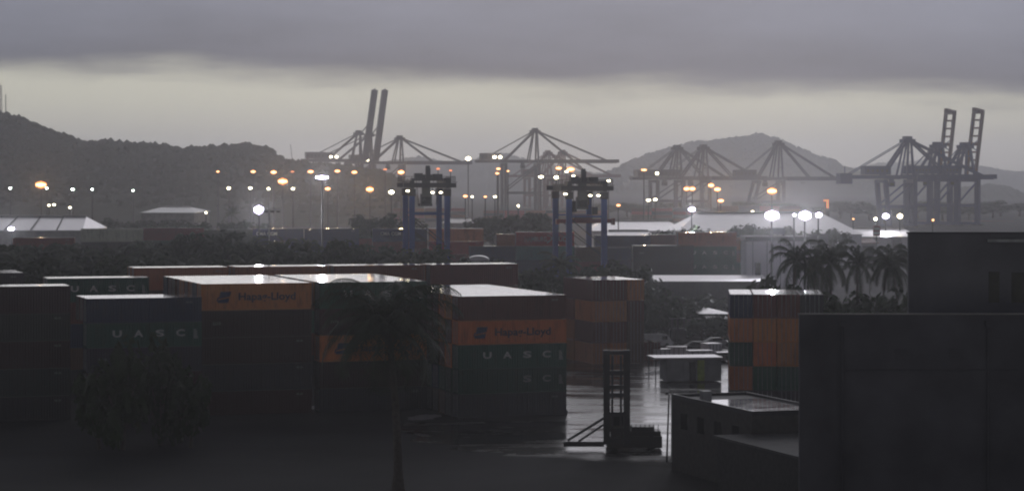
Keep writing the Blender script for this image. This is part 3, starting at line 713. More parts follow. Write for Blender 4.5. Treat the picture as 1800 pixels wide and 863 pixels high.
for i, (x_, y_, w_, h_) in enumerate(sorted(SP)):
    lamp(x_, y_, w_, h_, 's', f"tiny warm port light, {nth(i)} tiny one from the left among the cranes", 1000 if y_ > 325 else 1500, 'tiny port lights')
# lamp post with a cross arm beside the white flood
pp = thing('lamp_post', 'unlit pale lamp post with cross arm before navy containers', 'lamp post', (PX(473, 430), 430, 0))
MB().tube([(0,0,0),(0,0,PZ(369,430))], [.2,.11], 8).build('pole', M_GALV, pp)
MB().beam((-1.4,0,PZ(370,430)),(1.8,0,PZ(368,430)),.22,.2).build('cross_arm', M_GALV, pp)
for xx in (-1.3, -.5, .6, 1.6): MB().box(xx-.3, xx+.3, -.3, .25, PZ(370,430)-.35, PZ(370,430)-.1).build('lamp_head', M_BLACK, pp)

# ------------------------------------------------------------------ buildings
def shed(name, label, cat, X0, X1, Y0, Y1, ze, zr, wallm, roofm, ridge='x', hip=0, seams=0, rz=0, over=.5):
    """long shed, ridge along x (or y); hip pulls the ridge ends in."""
    o = thing(name, label, cat, ((X0+X1)/2, (Y0+Y1)/2, 0), R(rz)); a, b_ = (X1-X0)/2, (Y1-Y0)/2
    w = MB().box(-a, a, -b_, b_, 0, ze)
    if not hip:
        w.tri((-a,-b_,ze+.002),(-a,b_,ze+.002),(-a,0,zr-.3)); w.tri((a,b_,ze+.002),(a,-b_,ze+.002),(a,0,zr-.3))
    w.build('wall', wallm, o)
    r = MB(); A, B = a+over, b_+over; zl = ze+.05; t = .22
    p = [(-A,-B,zl),(A,-B,zl),(A,B,zl),(-A,B,zl)]; r1, r2 = (-A+hip,0,zr), (A-hip,0,zr)
    r.quad(p[0], p[1], r2, r1); r.quad(p[2], p[3], r1, r2); r.tri(p[3], p[0], r1); r.tri(p[1], p[2], r2)
    up = lambda q_: (q_[0], q_[1], q_[2]-t)
    r.quad(p[0], up(p[0]), up(p[1]), p[1]); r.quad(p[1], up(p[1]), up(p[2]), p[2])
    rf = r.build('roof', roofm, o)
    if seams:
        for i in range(1, seams):
            f_ = i/seams; sm = MB(); xe, xr = -A+2*A*f_, r1[0]+(r2[0]-r1[0])*f_
            sm.beam((xe, -B, zl+.12), (xr, 0, zr+.12), .32, .2); sm.build('roof_seam', M_BLACK, rf)
    MB().box(r1[0], r2[0], -.5, .5, zr-.05, zr+.35).build('ridge_cap', M_GROOF, rf)
    # openings along the front wall
    n = max(2, int(a/8))
    for i in range(n):
        xx = -a + (i+.5)*2*a/n; MB().box(xx-1.8, xx+1.8, -b_-.06, -b_+.05, .2, min(ze-.8, 4.5)).build('door', M_BLACK, o)
    return o
# white roof at left: front slope seen
Y_ = 700
shed('warehouse', 'large warehouse with white seamed roof at left edge', 'warehouse', PX(-150,Y_), PX(158,Y_), Y_-14, Y_+26, PZ(405,Y_-14), PZ(381,Y_+6), M_CONC, M_WROOF, hip=2.5, seams=7)
shed('warehouse', 'pale hipped warehouse below the dazzling floodlights', 'warehouse', PX(1182,760), PX(1500,760), 742, 800, PZ(412,742), PZ(374,771), M_WWALL, M_WROOF, hip=9, seams=0)
shed('warehouse', 'pale low warehouse right of the right gantry', 'warehouse', PX(1040,900), PX(1196,900), 880, 940, PZ(406,880), PZ(389,910), M_WWALL, M_WROOF, hip=4)
shed('warehouse', 'long white roof between billboard and right cranes', 'warehouse', PX(1462,900), PX(1600,900), 885, 925, PZ(416,885), PZ(402,905), M_WWALL, M_WROOF, hip=2)
shed('warehouse', 'low dusky roof under the left hill', 'warehouse', PX(262,1000), PX(352,1000), 980, 1030, PZ(374,980), PZ(364,1005), M_CONC, M_GROOF, hip=5)
shed('warehouse', 'brick red roofed shed right of the billboard', 'warehouse', PX(1470,800), PX(1534,800), 790, 812, PZ(427,790), PZ(418,801), M_CONC, plain('red_roof', (.30,.11,.09), .5), hip=1)
shed('warehouse', 'pale shed glimpsed behind the left gantry', 'warehouse', PX(780,1000), PX(832,1000), 990, 1020, PZ(392,990), PZ(384,1005), M_CONC, M_GROOF, hip=2)
# lean wing roof in front of the pale warehouse
shed('shed', 'long white low roof behind the navy stack', 'shed', PX(1068,640), PX(1142,640), 634, 650, PZ(414,634), PZ(406,642), M_WWALL, M_WROOF, hip=.8)
# white building with dark parapet
o = thing('building', 'white building with dark parapet beside the container stacks', 'building', (PX(1312,492), 492, 0))
bw = PX(1388,492)-PX(1312,492); zt = PZ(416,492)
MB().box(0, bw+4, 0, 12, 0, zt-.9).build('wall', M_WWALL, o); MB().box(-.2, bw+4.2, -.2, 12.2, zt-.9, zt).build('parapet', M_BLACK, o)
MB().box(.445*bw*1.27, .445*bw*1.27+.5, -.05, .02, PZ(460,492), PZ(430,492)).build('window', M_GLASS, o)
MB().box(.2*bw, .2*bw+1.1, -.05, .02, PZ(480,492)-2, PZ(462,492)).build('door', M_BLACK, o)
for xx in (1.2, 4.0, 6.6): MB().box(xx, xx+.12, -.08, .01, 3, zt-1).build('downpipe', M_GALV, o)
tk = thing('water_tank', 'blue grey tank box on the white building roof', 'water tank', (PX(1368,495), 495, zt+.02))
MB().box(-1.3, 1.3, 0, 2, 0.35, 1.5).box(-1.4, 1.4, -.1, 2.1, 1.5, 1.62).build('tank', M_STEEL, tk, color=(.12,.14,.2)); MB().box(-1.2,-1,.1,1.9,0,.35).build('stand', M_BLACK, tk); MB().box(1,1.2,.1,1.9,0,.35).build('stand', M_BLACK, tk)
# dark billboard
bb = thing('billboard', 'dark blank billboard above the palms', 'billboard', (PX(1438,600), 600, 0))
MB().box(-2.4, 2.4, -.15, .15, PZ(430,600), PZ(411,600)).build('panel', M_BLACK, bb)
for xx in (-1.7, 1.7): MB().beam((xx, .32, 0), (xx, .32, PZ(412,600)), .3).build('post', M_GALV, bb)
# red and white sign mast
sb = thing('sign_mast', 'red and white panelled sign mast left of right cranes', 'sign', (PX(1541,700), 700, 0))
MB().box(-1.0, 1.0, -.2, .2, PZ(415,700), PZ(397,700)).build('panel', plain('sign_red', (.25,.05,.05), .5), sb)
MB().box(-.75, .75, -.26, -.21, PZ(404,700), PZ(400,700)).build('white_stripe', M_WHITE, sb); MB().box(-.75, .75, -.26, -.21, PZ(412,700), PZ(408,700)).build('white_stripe', M_WHITE, sb)
MB().beam((0, .4, 0), (0, .4, PZ(397,700)), .35).build('post', M_GALV, sb)
# lit kiosk tower right of floodlights
kt = thing('tower', 'small tower glowing orange right of the white floodlights', 'tower', (PX(1454,950), 950, 0))
MB().box(-.9, .9, 0, 1.8, 0, PZ(350,950)).build('shaft', M_CONC, kt); MB().box(-1.4, .6, -.1, -.02, PZ(354,950), PZ(351,950)).box(-.2, .5, -.1, -.02, PZ(366,950), PZ(354,950)).build('lit_window', E_RED, kt)
# carport with white roof
o = thing('carport', 'long open carport with a white flat roof', 'carport', (PX(1150,468), 468, 0))
cw = PX(1350,468)-PX(1150,468); zc = PZ(490,468)
rr = MB(); e_, f_ = zc-.45, zc+.35
rr.quad((0,0,e_),(cw,0,e_),(cw,9,f_),(0,9,f_)); rr.quad((0,9,f_-.14),(cw,9,f_-.14),(cw,0,e_-.14),(0,0,e_-.14)); rr.quad((0,0,e_-.14),(cw,0,e_-.14),(cw,0,e_),(0,0,e_)); rr.build('roof', M_WROOF, o)
for i in range(6):
    for yy in (.4, 8.6): MB().beam((.4+i*(cw-.8)/5, yy, 0), (.4+i*(cw-.8)/5, yy, zc-.62+(.72 if yy > 5 else 0)), .18).build('post', M_BLACK, o)
MB().box(0, cw, 8.8, 9, 0, zc-.5).build('back_wall', plain('carport_wall', (.06,.055,.055), .8), o)
def car(label, X, Y, rz, col, van=False):
    o = thing('parked_car' if not van else 'van', label, 'car' if not van else 'van', (X, Y, 0), rz)
    def prof(pts, w0, w1):
        mb = MB(); n = len(pts)
        for s_, w in ((-1, w0), (1, w0)):
            for (px, pz) in pts: mb.v.append((px, s_*(w if pz < .95 else w1)/2, pz))
        mb.f.append(tuple(range(n))); mb.f.append(tuple(range(2*n-1, n-1, -1)))
        for i in range(n): j = (i+1) % n; mb.f.append((i, n+i, n+j, j))
        return mb
    if van: pts = [(-2.4,.35),(2.3,.35),(2.45,.8),(2.2,1.05),(1.55,1.85),(1.2,2.05),(-2.3,2.1),(-2.42,1.9)]
    else: pts = [(-2.15,.3),(2.1,.3),(2.2,.6),(2.05,.85),(1.1,.95),(.45,1.42),(-1.0,1.45),(-1.75,1.0),(-2.15,.9)]
    bd = prof(pts, 1.75, 1.5).build('body', M_STEEL, o, color=col)
    MB().box(-1.0, .5, -.83, .83, 1.0, 1.34).build('window', M_GLASS, bd) if not van else MB().box(.6, 1.45, -.84, .84, 1.2, 1.75).build('window', M_GLASS, bd)
    for xx in (-1.35, 1.35):
        for yy in (-.8, .8): MB().disc((xx, yy, .33), .33, .33, .22).build('wheel', M_RUBBER, o)
    return o
car('pale car parked under the left half of the carport', PX(1195,472), 472, R(4), (.45,.45,.45)); car('dark car parked beneath the right half of the carport', PX(1270,472), 472.5, R(-3), (.08,.08,.09))
car('silver car parked in the middle of the carport', PX(1234,472), 472, 0, (.3,.3,.3))
# tilted tin roof shed
o = thing('shed', 'small shed with tilted white tin roof among bushes', 'shed', (PX(1205,400), 400, 0))
MB().box(.4, 7.2, .4, 8, 0, 3.2).build('wall', M_CONC, o)
rr = MB(); za_, zb_ = PZ(533,408), PZ(551,398)
A_, B_, C_, D_ = (0.2,9,4.9), (2.2,9.2,5.0), (7.8,-.4,4.0), (2.2,-.2,4.05)
rr.quad(D_, C_, B_, A_); rr.quad(*[(p[0],p[1],p[2]-.12) for p in (A_,B_,C_,D_)]); rr.quad(D_, (D_[0],D_[1],D_[2]-.12), (C_[0],C_[1],C_[2]-.12), C_)
rr.build('roof', M_WROOF, o)
# arched pale roof in the trees
o = thing('shed', 'small arched white roof among the treetops', 'shed', (PX(841,489), 489, 0))
ar = MB(); n_ = 9; Rr = 2.1; zb0 = PZ(458,489)
for i in range(n_):
    t0, t1 = math.pi*i/n_, math.pi*(i+1)/n_
    ar.quad((-Rr*math.cos(t0), 0, zb0+.9*math.sin(t0)), (-Rr*math.cos(t1), 0, zb0+.9*math.sin(t1)), (-Rr*math.cos(t1), 5, zb0+.9*math.sin(t1)), (-Rr*math.cos(t0), 5, zb0+.9*math.sin(t0)))
ar.f.append(tuple(reversed([4*i for i in range(n_)] + [4*(n_-1)+1]))); ar.build('roof', M_WROOF, o); MB().box(-2, 2, .1, 4.9, 0, zb0).build('wall', M_CONC, o)
# slate building on the right, two volumes
X0 = PX(1405,110)
o = thing('building', 'near slate grey flat roofed building filling the lower right', 'building', (X0, 110, 0))
zt = PZ(553,110); zr_ = zt-3.0; sk = .128
def wedge(x0, x1, y0, y1, z0, z1, k=0.0):          # box whose left side slants back to the right
    mb = MB().box(x0, x1, y0, y1, z0, z1)
    mb.v = [((p[0] + (p[1])*k) if p[0] == x0 else p[0], p[1], p[2]) for p in mb.v]; return mb
wedge(0, 40, .3, 14, 0, zr_, sk).build('wall', M_DKWALL, o)
MB().box(0, 40, 0, .3, 0, zt).build('front_wall', M_DKWALL, o)
MB().box(-.04, 40, -.05, .34, zt+.002, zt+.05).build('coping', M_CONC, o)
for xx in (1.9, 8.3): MB().tube([(xx, -.09, zt-.5), (xx, -.09, 0)], [.055, .055], 8).build('downpipe', M_DKWALL, o); MB().box(xx-.13, xx+.13, -.2, -.002, zt-.52, zt-.28).build('hopper', M_DKWALL, o)
for xx, zz in ((4.2, zt-1.5), (6.6, zt-1.5)):
    vn = MB().box(xx, xx+.7, -.04, -.002, zz-.45, zz).build('vent', M_DKWALL, o); lv = MB()
    for k_ in range(5): lv.box(xx+.05, xx+.65, -.07, -.041, zz-.42+k_*.085, zz-.38+k_*.085)
    lv.build('louvre', M_DKWALL, vn)
MB().tube([(1.9, -.06, zt-2.4), (9.6, -.06, zt-2.4)], [.02, .02], 6).build('conduit', M_DKWALL, o)
wedge(.05, 39.9, .32, 13.9, zr_+.004, zr_+.1, sk).build('roof', M_GROOF, o)
o = thing('building', 'slate grey upper storey rising behind the near roof edge', 'building', (PX(1597,114), 114, zr_+.11))
zu = PZ(408,114) - zr_ - .11; zt = zr_
M_UPW = plain('grey_render', (.165, .165, .185), .8, var=.2, scale=.3)
wedge(0, 12, .3, 9, 0, zu-.9, .17).build('wall', M_UPW, o); MB().box(0, 12, 0, .298, 0, zu-.08).build('front_wall', M_UPW, o); MB().box(-.05, 12.1, -.05, .33, zu-.078, zu).build('coping', M_DKWALL, o)
xx = PX(1738,114)-PX(1597,114); MB().box(xx, xx+.48, -.02, .01, PZ(532,114)-zt-.1, PZ(478,114)-zt-.1).build('door', M_GLASS, o)
xx = PX(1778,114)-PX(1597,114); MB().box(xx, xx+2, -.02, .01, PZ(532,114)-zt-.1, PZ(479,114)-zt-.1).build('window', M_GLASS, o)
xx = PX(1735,114)-PX(1597,114); MB().box(xx, xx+5, -.25, -.1, zu-.45, zu-.32).build('gutter', M_GALV, o)
st_ = thing('pole', 'slanting pale pole leaning beside the dark doorway', 'pole', (PX(1768,113.5), 113.5, zt+.1))
MB().tube([(0,0,0.02),(2.0,.35,5.6)], [.035,.03], 8).build('shaft', M_GALV, st_); MB().box(-.1,.1,-.1,.1,0,.03).build('foot', M_BLACK, st_)
# low office block lower right (roof edge parallel to the container grid)
u = Vector((math.cos(R(18)), math.sin(R(18)), 0)); v = Vector((-u.y, u.x, 0))
P0 = Vector((14.05, 220, 0)) - v*17.5
o = thing('building', 'low dark building with a wet pale roof by the pole', 'building', P0, R(18))
MB().box(0, 7.2, 0, 17.5, 0, 6.3).build('wall', plain('dark_block', (.06,.058,.055), .8), o)
pm = MB().box(0, 7.2, 0, .2, 6.3, 6.65).box(0, .2, .2, 17.3, 6.3, 6.65).box(0, 7.2, 17.3, 17.5, 6.3, 6.65).box(7, 7.2, .2, 17.3, 6.3, 6.65); pm.build('parapet', M_BLACK, o)
MB().box(.21, 6.99, .21, 12.5, 6.3, 6.50).build('roof', M_ROOF, o, color=(.25,.24,.24)); MB().box(.21, 6.99, 12.52, 17.29, 6.3, 6.42).build('roof', plain('tar', (.04,.04,.04), .6), o)
MB().box(1.2, 2.0, 13.2, 14, 6.43, 7.2).build('vent', M_GALV, o)
for i in range(4): MB().box(-.03, .02, 2.5+i*3.8, 4.0+i*3.8, 3.8, 5.2).build('window', M_GLASS, o)
o = thing('shed', 'low grey roofed lean-to in the lower right corner', 'shed', Vector((16.3, 203.5, 0)) - v*20, R(18))
MB().box(0, 9, 0, 19, 0, 4.6).build('wall', plain('dark_block_b', (.05,.05,.05), .8), o)
rr = MB().box(-.3, 9.3, -.3, 19.3, 4.602, 4.8); rr.build('roof', plain('matt_grey_roof', (.07,.07,.072), .7), o)
# pair of thin poles
for i, (xp, zz) in enumerate(((1172, PZ(690,228)), (1181, PZ(688,226)))):
    o = thing('pole', ['thin dark pole, left of the close pair by the road', 'thin pale pole, right of the close pair by the road'][i], 'pole', (PX(xp,226), 226, 0))
    MB().tube([(0,0,0),(.2*(1-i),0,zz)], [.09,.06], 8).build('shaft', [M_BLACK, M_WHITE][i], o); MB().box(-.14,.14,-.14,.14,zz,zz+.22).build('cap', M_WHITE if i else M_BLACK, o)

# ------------------------------------------------------------------ container handler in the wet road
o = thing('container_handler', 'dark container handler with tall twin rail mast on wet road', 'container handler', (PX(1084,236), 236, 0))
mz = PZ(615,236); dk = (.028,.028,.032)
for xx in (-.95, .95): MB().box(xx-.30, xx+.30, -.3, .3, .55, mz).build('mast_rail', M_STEEL, o, color=dk)
for xx in (-.42, .40): MB().box(xx-.10, xx+.10, -.15, .2, .6, mz-.5).build('lift_cylinder', M_STEEL, o, color=dk)
for k in (.975, .775, .63, .55, .36, .20, .10): MB().box(-.648, .648, -.22, .22, mz*k-.2, mz*k+.2).build('cross_member', M_STEEL, o, color=dk)
MB().box(-.9, 4.3, .15, 3.5, .18, 1.25).box(-.5, 4.2, .6, 3.0, 1.25, 1.7).box(1.4, 3.6, .7, 2.9, 1.7, 2.1).build('chassis', M_STEEL, o, color=(.03,.028,.026))
cab = MB().box(-.6, .9, 1.0, 2.6, 1.7, 3.3).build('cab', M_STEEL, o, color=(.05,.045,.03)); MB().box(-.5, .8, .96, 1.0, 2.2, 3.1).build('window', M_GLASS, cab)
for xx in (-.2, 3.3):
    for yy in (.45, 3.15): MB().disc((xx, yy, .65), .64, .64, .5, 16).build('wheel', M_RUBBER, o)
MB().beam((-1.2, .1, 3.0), (-4.6, .1, .9), .22).build('strut', M_STEEL, o, color=dk); MB().beam((-1.2, .1, 2.4), (-3.6, .1, .8), .18).build('strut', M_STEEL, o, color=dk)
MB().box(-5.0, -1.2, -.3, .4, .35, .8).build('carriage', M_STEEL, o, color=dk)
rl = MB()
for i in range(7): rl.box(1.4+i*.42, 1.46+i*.42, .64, .72, 1.7, 2.35)
rl.build('rail', M_BLACK, o)
# dark forklift further back
o = thing('forklift', 'dark forklift standing in front of the bushes', 'forklift', (PX(1190,385), 385, 0))
for xx in (-.7, .1): MB().box(xx-.15, xx+.15, -.2, .2, .2, PZ(560,385)).build('mast_rail', M_STEEL, o, color=(.04,.04,.045))
MB().box(-1.1, 1.5, .3, 3.4, .5, 2.3).build('body', M_STEEL, o, color=(.035,.035,.035)); MB().box(-.9, 1.3, .8, 2.8, 2.3, 2.5).beam((-.8,.9,2.4),(-.8,.9,3.9),.12).beam((1.2,.9,2.4),(1.2,.9,3.9),.12).beam((-.8,2.7,2.4),(-.8,2.7,3.9),.12).beam((1.2,2.7,2.4),(1.2,2.7,3.9),.12).box(-1,1.4,.7,2.9,3.9,4.05).build('overhead_guard', M_BLACK, o)
for xx in (-.95, 1.35):
    for yy in (.7, 2.9): MB().disc((xx, yy, .5), .5, .5, .35).build('wheel', M_RUBBER, o)
MB().box(-.9,-.7,-1.5,.2,.1,.25).box(.1,.3,-1.5,.2,.1,.25).build('fork', M_BLACK, o)
car('white van parked left of the dark forklift', PX(1154,380), 380, R(20), (.62,.62,.63), van=True)
car('dark pickup sized car right of the forklift', PX(1228,372), 372, R(10), (.07,.07,.08)); car('grey car near the foot of the tin shed', PX(1262,380), 381, R(15), (.22,.22,.23))
# white cabin with wet roof
o = thing('site_cabin', 'white site cabin with pale wet roof and lime door', 'cabin', Vector((PX(1172,314), 314, 0)), R(8))
MB().box(0, 7.0, 0, 4.5, .15, 2.95).build('wall', plain('cabin_white', (.33,.34,.36), .6, var=.2, scale=.8), o); MB().box(-1.6, 7.2, -.3, 4.9, 2.953, 3.15).build('roof', M_WROOF, o)
MB().box(3.9, 4.85, -.05, .02, .2, 2.8).build('door', plain('lime_door', (.36,.46,.10), .5), o); MB().box(2.9, 3.7, -.05, .02, .2, 2.6).build('doorway', M_GLASS, o)
MB().box(.4, .46, -.04, .02, .2, 2.9).box(5.2,5.26,-.04,.02,.2,2.9).box(2.2,2.26,-.04,.02,.2,2.9).build('wall_joint', M_GALV, o)
MB().beam((-1.4, .1, 0), (-1.4, .1, 2.95), .12).build('post', M_BLACK, o); MB().beam((-1.4, 4.5, 0), (-1.4, 4.5, 2.95), .12).build('post', M_BLACK, o)
for i, (xp, yp, L_) in enumerate(((1192, 344, 3.5), (1230, 340, 2.6), (1250, 347, 3.0))):
    o = thing('flatbed_trailer', ['low trailer with glossy deck behind the white cabin','short trailer with wet deck left of the right stack','low trailer touching the right container stack'][i], 'trailer', (PX(xp, yp), yp, 0), R(18+i*7))
    MB().box(0, L_*1.4, 0, 2.2, 1.0, 1.2).build('deck', M_ROOF, o, color=(.1,.1,.1))
    MB().box(0, L_*1.4, 0, .08, 1.2, 1.4).build('rave', M_BLACK, o)
    for xx in (.7, L_*1.4-.7):
        for yy in (.3, 1.9): MB().disc((xx, yy, .45), .45, .45, .3).build('wheel', M_RUBBER, o)
CRATE = None
for i, (xp, yp, sx, sy, sz, rz_, lab) in enumerate(((1150,352,2.6,2.0,1.5,18,'pale grey crate left of the white cabin roof'),(1212,352,3.4,2.2,1.3,10,'long pale crate behind the white cabin'),(1245,358,2.2,2.2,1.9,25,'tall pale crate beside the right container stack'),(1172,362,2.8,2.0,1.2,-8,'low pale crate in front of the white van'),(1262,350,2.0,1.8,1.2,5,'small pale crate touching the right stack'))):
    o = thing('crate', lab, 'crate', (PX(xp, yp), yp, 0), R(rz_), 'pale crates in the wet yard')
    MB().box(0, sx, 0, sy, .14, sz).build('body', M_WWALL, o); MB().box(-.06, sx+.06, -.06, sy+.06, sz+.003, sz+.10).build('lid', M_WROOF, o)
    for k_ in range(3): MB().box(.05+k_*(sx-.3)/2, .25+k_*(sx-.3)/2, 0, sy, 0, .138).build('skid', M_BARK, o)
    for k_ in range(4): MB().box((k_+.5)*sx/4-.05, (k_+.5)*sx/4+.05, -.035, -.003, .18, sz-.04).build('batten', M_GALV, o)
# small white lit hut between stacks
o = thing('hut', 'small white hut lit by a lamp between two stacks', 'hut', (PX(995,365), 365, 0))
hz0 = PZ(533,365); MB().box(0, 1.15, 0, 2, 0, hz0).build('wall', M_WWALL, o); MB().box(-.1,1.25,-.1,2.1,hz0,hz0+.12).build('roof', M_GROOF, o)
MB().disc((.85,-.2,PZ(553,365)), .28,.24,.12).build('lamp', E_WHITE, o)
# antenna masts on the left hill
for i, (xp, yt, yb) in enumerate(((1.5,150,208),(10,166,214))):
    YY = 1650; o = thing('radio_mast', ['tall lattice radio mast on the hill at left edge','thinner faint radio mast right of the tall one'][i], 'radio mast', (PX(xp,YY), YY, PZ(yb+8,YY)))
    hh = PZ(yt,YY)-PZ(yb+8,YY); mb = MB(); r_ = .9-.45*i
    for k in range(3):
        a = k*2.094; mb.beam((r_*math.cos(a), r_*math.sin(a), 0), (r_*.5*math.cos(a), r_*.5*math.sin(a), hh), .22-.08*i)
    mb.build('lattice_leg', M_BLACK, o); lb = MB()
    for j in range(14):
        for k in range(3):
            a, b2 = k*2.094, (k+1)*2.094; s0 = r_*(1-.5*j/14); s1 = r_*(1-.5*(j+1)/14)
            lb.beam((s0*math.cos(a), s0*math.sin(a), hh*j/14), (s1*math.cos(b2), s1*math.sin(b2), hh*(j+1)/14), .14)
    lb.build('lattice_brace', M_BLACK, o)

# ------------------------------------------------------------------ far boxes on the quay (ships and stacks in haze)
def farstack(x, ytop, Y, ncol, nt, lab):
    z1 = PZ(ytop, Y); hh = z1/nt
    for i in range(ncol):
        for j in range(nt):
            c = rnd.choice(['brick','maroon','navy','rust','grey','red','brown'])
            o = MB().box(0, 12.1, 0, 2.44, 0.05, hh-.02).build('shipping_container', M_PAINT, loc=(PX(x, Y)+i*12.5, Y, j*hh+.01), color=COL[c])
            tag(o, f"{CNAME[c]} container, {ORD[j] if j else 'ground'} tier, {ORD[i] if i else 'first'} column of {lab}", 'shipping container', 'hazy containers stacked on the quay')
farstack(1110, 366, 1500, 4, 4, 'hazy quay stack by pale peak')
farstack(1262, 362, 1500, 4, 5, 'hazy quay stack below floodlit cranes')
farstack(850, 370, 1500, 6, 4, 'hazy quay stack between the gantries')
farstack(600, 366, 1500, 6, 4, 'hazy quay stack below raised booms')
farstack(1600, 388, 1500, 5, 4, 'hazy quay stack below right cranes')
farstack(440, 378, 1500, 5, 3, 'hazy quay stack by the dazzling lamp')

# ------------------------------------------------------------------ trees
def tree_meshes(seed, Rr, Hh, trunk_h, leaves, ls):
    r = random.Random(seed); cl = []
    for i in range(16):
        a = r.uniform(0, 6.283); rr = Rr*math.sqrt(r.uniform(.02, 1))*.78; z = trunk_h + Hh*(.1+.8*r.random())*(1-.35*(rr/Rr)**2)
        cl.append((Vector((rr*math.cos(a), rr*math.sin(a), z)), Rr*r.uniform(.22, .42)))
    mb = MB()
    for i in range(leaves):
        c, s_ = r.choice(cl); d = Vector((r.gauss(0,1), r.gauss(0,1), r.gauss(0,.8))); d.normalize()
        p = c + d*s_*(r.random()**.35); n_ = (d + Vector((r.uniform(-.7,.7), r.uniform(-.7,.7), r.uniform(-.2,.9)))).normalized()
        a = n_.cross(Vector((r.uniform(-1,1), r.uniform(-1,1), r.uniform(-1,1)))).normalized(); b_ = n_.cross(a); k = ls*r.uniform(.6, 1.4)
        mb.quad(p-a*k, p-b_*k*.55, p+a*k, p+b_*k*.55)
    tr = MB(); tr.tube([(0,0,0),(.1,.05,trunk_h*.6),(0,.1,trunk_h+Hh*.4)], [.055*Rr+.1,.04*Rr+.08,.05], 7)
    for c, s_ in cl[:9]: tr.tube([(0,.05,trunk_h*.75), (c.x*.5, c.y*.5, (trunk_h+c.z)/2), tuple(c)], [.03*Rr+.05, .02*Rr+.03, .03], 5)
    return mb.mesh('crown', M_LEAF), tr.mesh('trunk', M_BARK)
TREES = [tree_meshes(s, 4.5, 6, 4.5, 1700, .42) for s in (1, 2, 3)] + [tree_meshes(s, 3.0, 4, .8, 1200, .34) for s in (5, 6)] 
def palm_meshes(seed, Ht, fl, nf=20, droop=1.0, wd=.20, tk=1.0):
    r = random.Random(seed); tr = MB(); lean = (r.uniform(-1,1), r.uniform(-.6,.6)); pts = []
    for i in range(9):
        f_ = i/8; pts.append((lean[0]*f_*f_*1.1, lean[1]*f_*f_, Ht*f_))
    tr.tube(pts, [(.24-.10*i/8 + (.12 if i == 0 else 0))*tk for i in range(9)], 8)
    top = Vector(pts[-1]); fr = MB()
    for i in range(nf):
        a = i*2.399+r.uniform(-.2,.2); el = R(78) - R(100)*(i/nf)*r.uniform(.85,1.1); ln = fl*r.uniform(.82,1.08)
        d = Vector((math.cos(a), math.sin(a), 0)); p = top.copy(); sg = 13; prev = p; e_ = el
        side = Vector((-math.sin(a), math.cos(a), 0))
        for k in range(sg):
            stp = ln/sg; q_ = prev + (d*math.cos(e_) + Vector((0,0,1))*math.sin(e_))*stp; e_ -= R(9.5)*droop*(.5+k/sg)
            fr.beam(prev, q_, .07*(1-k/sg)+.015)
            w_ = math.sin(math.pi*min(1, (k+1.2)/(sg+1)))**.6*fl*wd
            for m_ in range(3):
                pp_ = prev.lerp(q_, m_/3); fwd = (q_-prev).normalized()
                for s_ in (-1, 1):
                    tip = pp_ + side*s_*w_*.85 + fwd*w_*.55 - Vector((0,0,1))*w_*(.45+.3*r.random())
                    base2 = pp_ + fwd*.11
                    fr.tri(pp_, base2, tip)
            prev = q_
    for i in range(6):
        a = i*1.047; fr.box(top.x+.22*math.cos(a)-.1, top.x+.22*math.cos(a)+.1, top.y+.22*math.sin(a)-.1, top.y+.22*math.sin(a)+.1, top.z-.5, top.z-.25)
    return fr.mesh('crown', M_PALM), tr.mesh('trunk', M_BARK)
PALMS = [palm_meshes(21, 10, 4.2), palm_meshes(22, 9, 3.8, 18), palm_meshes(23, 11, 4.4, 22)]
def plant(ms, name, label, cat, X, Y, sc, group=None, zs=None):
    o = thing(name, label, cat, (X, Y, 0), rnd.uniform(0, 6.28), group)
    o.scale = (sc, sc, (zs or sc))
    link('crown', ms[0], o); link('trunk', ms[1], o)
    return o
def tpx(x, ytop, Y, kind, label, group, sc=None):
    z = PZ(ytop, Y)
    if kind == 'p': ms = rnd.choice(PALMS); hh = ms[0].vertices and max(v_.co.z for v_ in ms[0].vertices); nm, ct = 'palm_tree', 'palm tree'
    elif kind == 't': ms = rnd.choice(TREES[:3]); hh = max(v_.co.z for v_ in ms[0].vertices); nm, ct = 'broadleaf_tree', 'tree'
    else: ms = rnd.choice(TREES[3:]); hh = max(v_.co.z for v_ in ms[0].vertices); nm, ct = 'bush', 'bush'
    s_ = z/hh
    return plant(ms, nm, label, ct, PX(x, Y), Y, sc or s_, group, s_)
# left belt
LB = 'dark trees behind the left containers'
for i in range(20):
    x_ = -10 + i*23 + rnd.uniform(-7, 7); y_ = rnd.uniform(416, 436) if x_ < 290 else rnd.uniform(402, 418)
    if 135 < x_ < 255: y_ = rnd.uniform(421, 432)
    tpx(x_, y_, rnd.uniform(395, 450), 'p' if i % 2 else 't', f'dark tree, {nth(i//2)} tree from the left in the unlit belt behind containers' if not i % 2 else f'dark palm, {nth(i//2)} palm from the left in the unlit belt behind containers', LB, sc=1.25)
for i in range(12):
    x_ = 0 + i*38 + rnd.uniform(-9, 9)
    tpx(x_, rnd.uniform(440, 455), rnd.uniform(350, 385), 'p' if i % 2 else 't', f'low dark {"palm" if i % 2 else "tree"}, {nth(i)} from the left before the unlit palm belt', LB, sc=1.2)
MB_ = 'trees in front of the far navy stacks'
for i in range(14):
    x_ = 445 + i*26 + rnd.uniform(-8, 8); y_ = rnd.uniform(414, 432) if x_ < 640 else rnd.uniform(428, 446)
    tpx(x_, y_, rnd.uniform(400, 440), 'p' if i % 3 == 1 else 't', f'dark tree, {nth(i)} plant from the left below the far navy containers' if i % 3 != 1 else f'dark palm, {nth(i)} plant from the left below the far navy containers', MB_, sc=1.15)
for i in range(10):
    tpx(440 + i*36, rnd.uniform(446, 456), rnd.uniform(352, 380), 'b', f'dark bush, {nth(i)} from the left just above the back row of containers', MB_, sc=1.6)
CB = 'greenery between the gantries and the wet road'
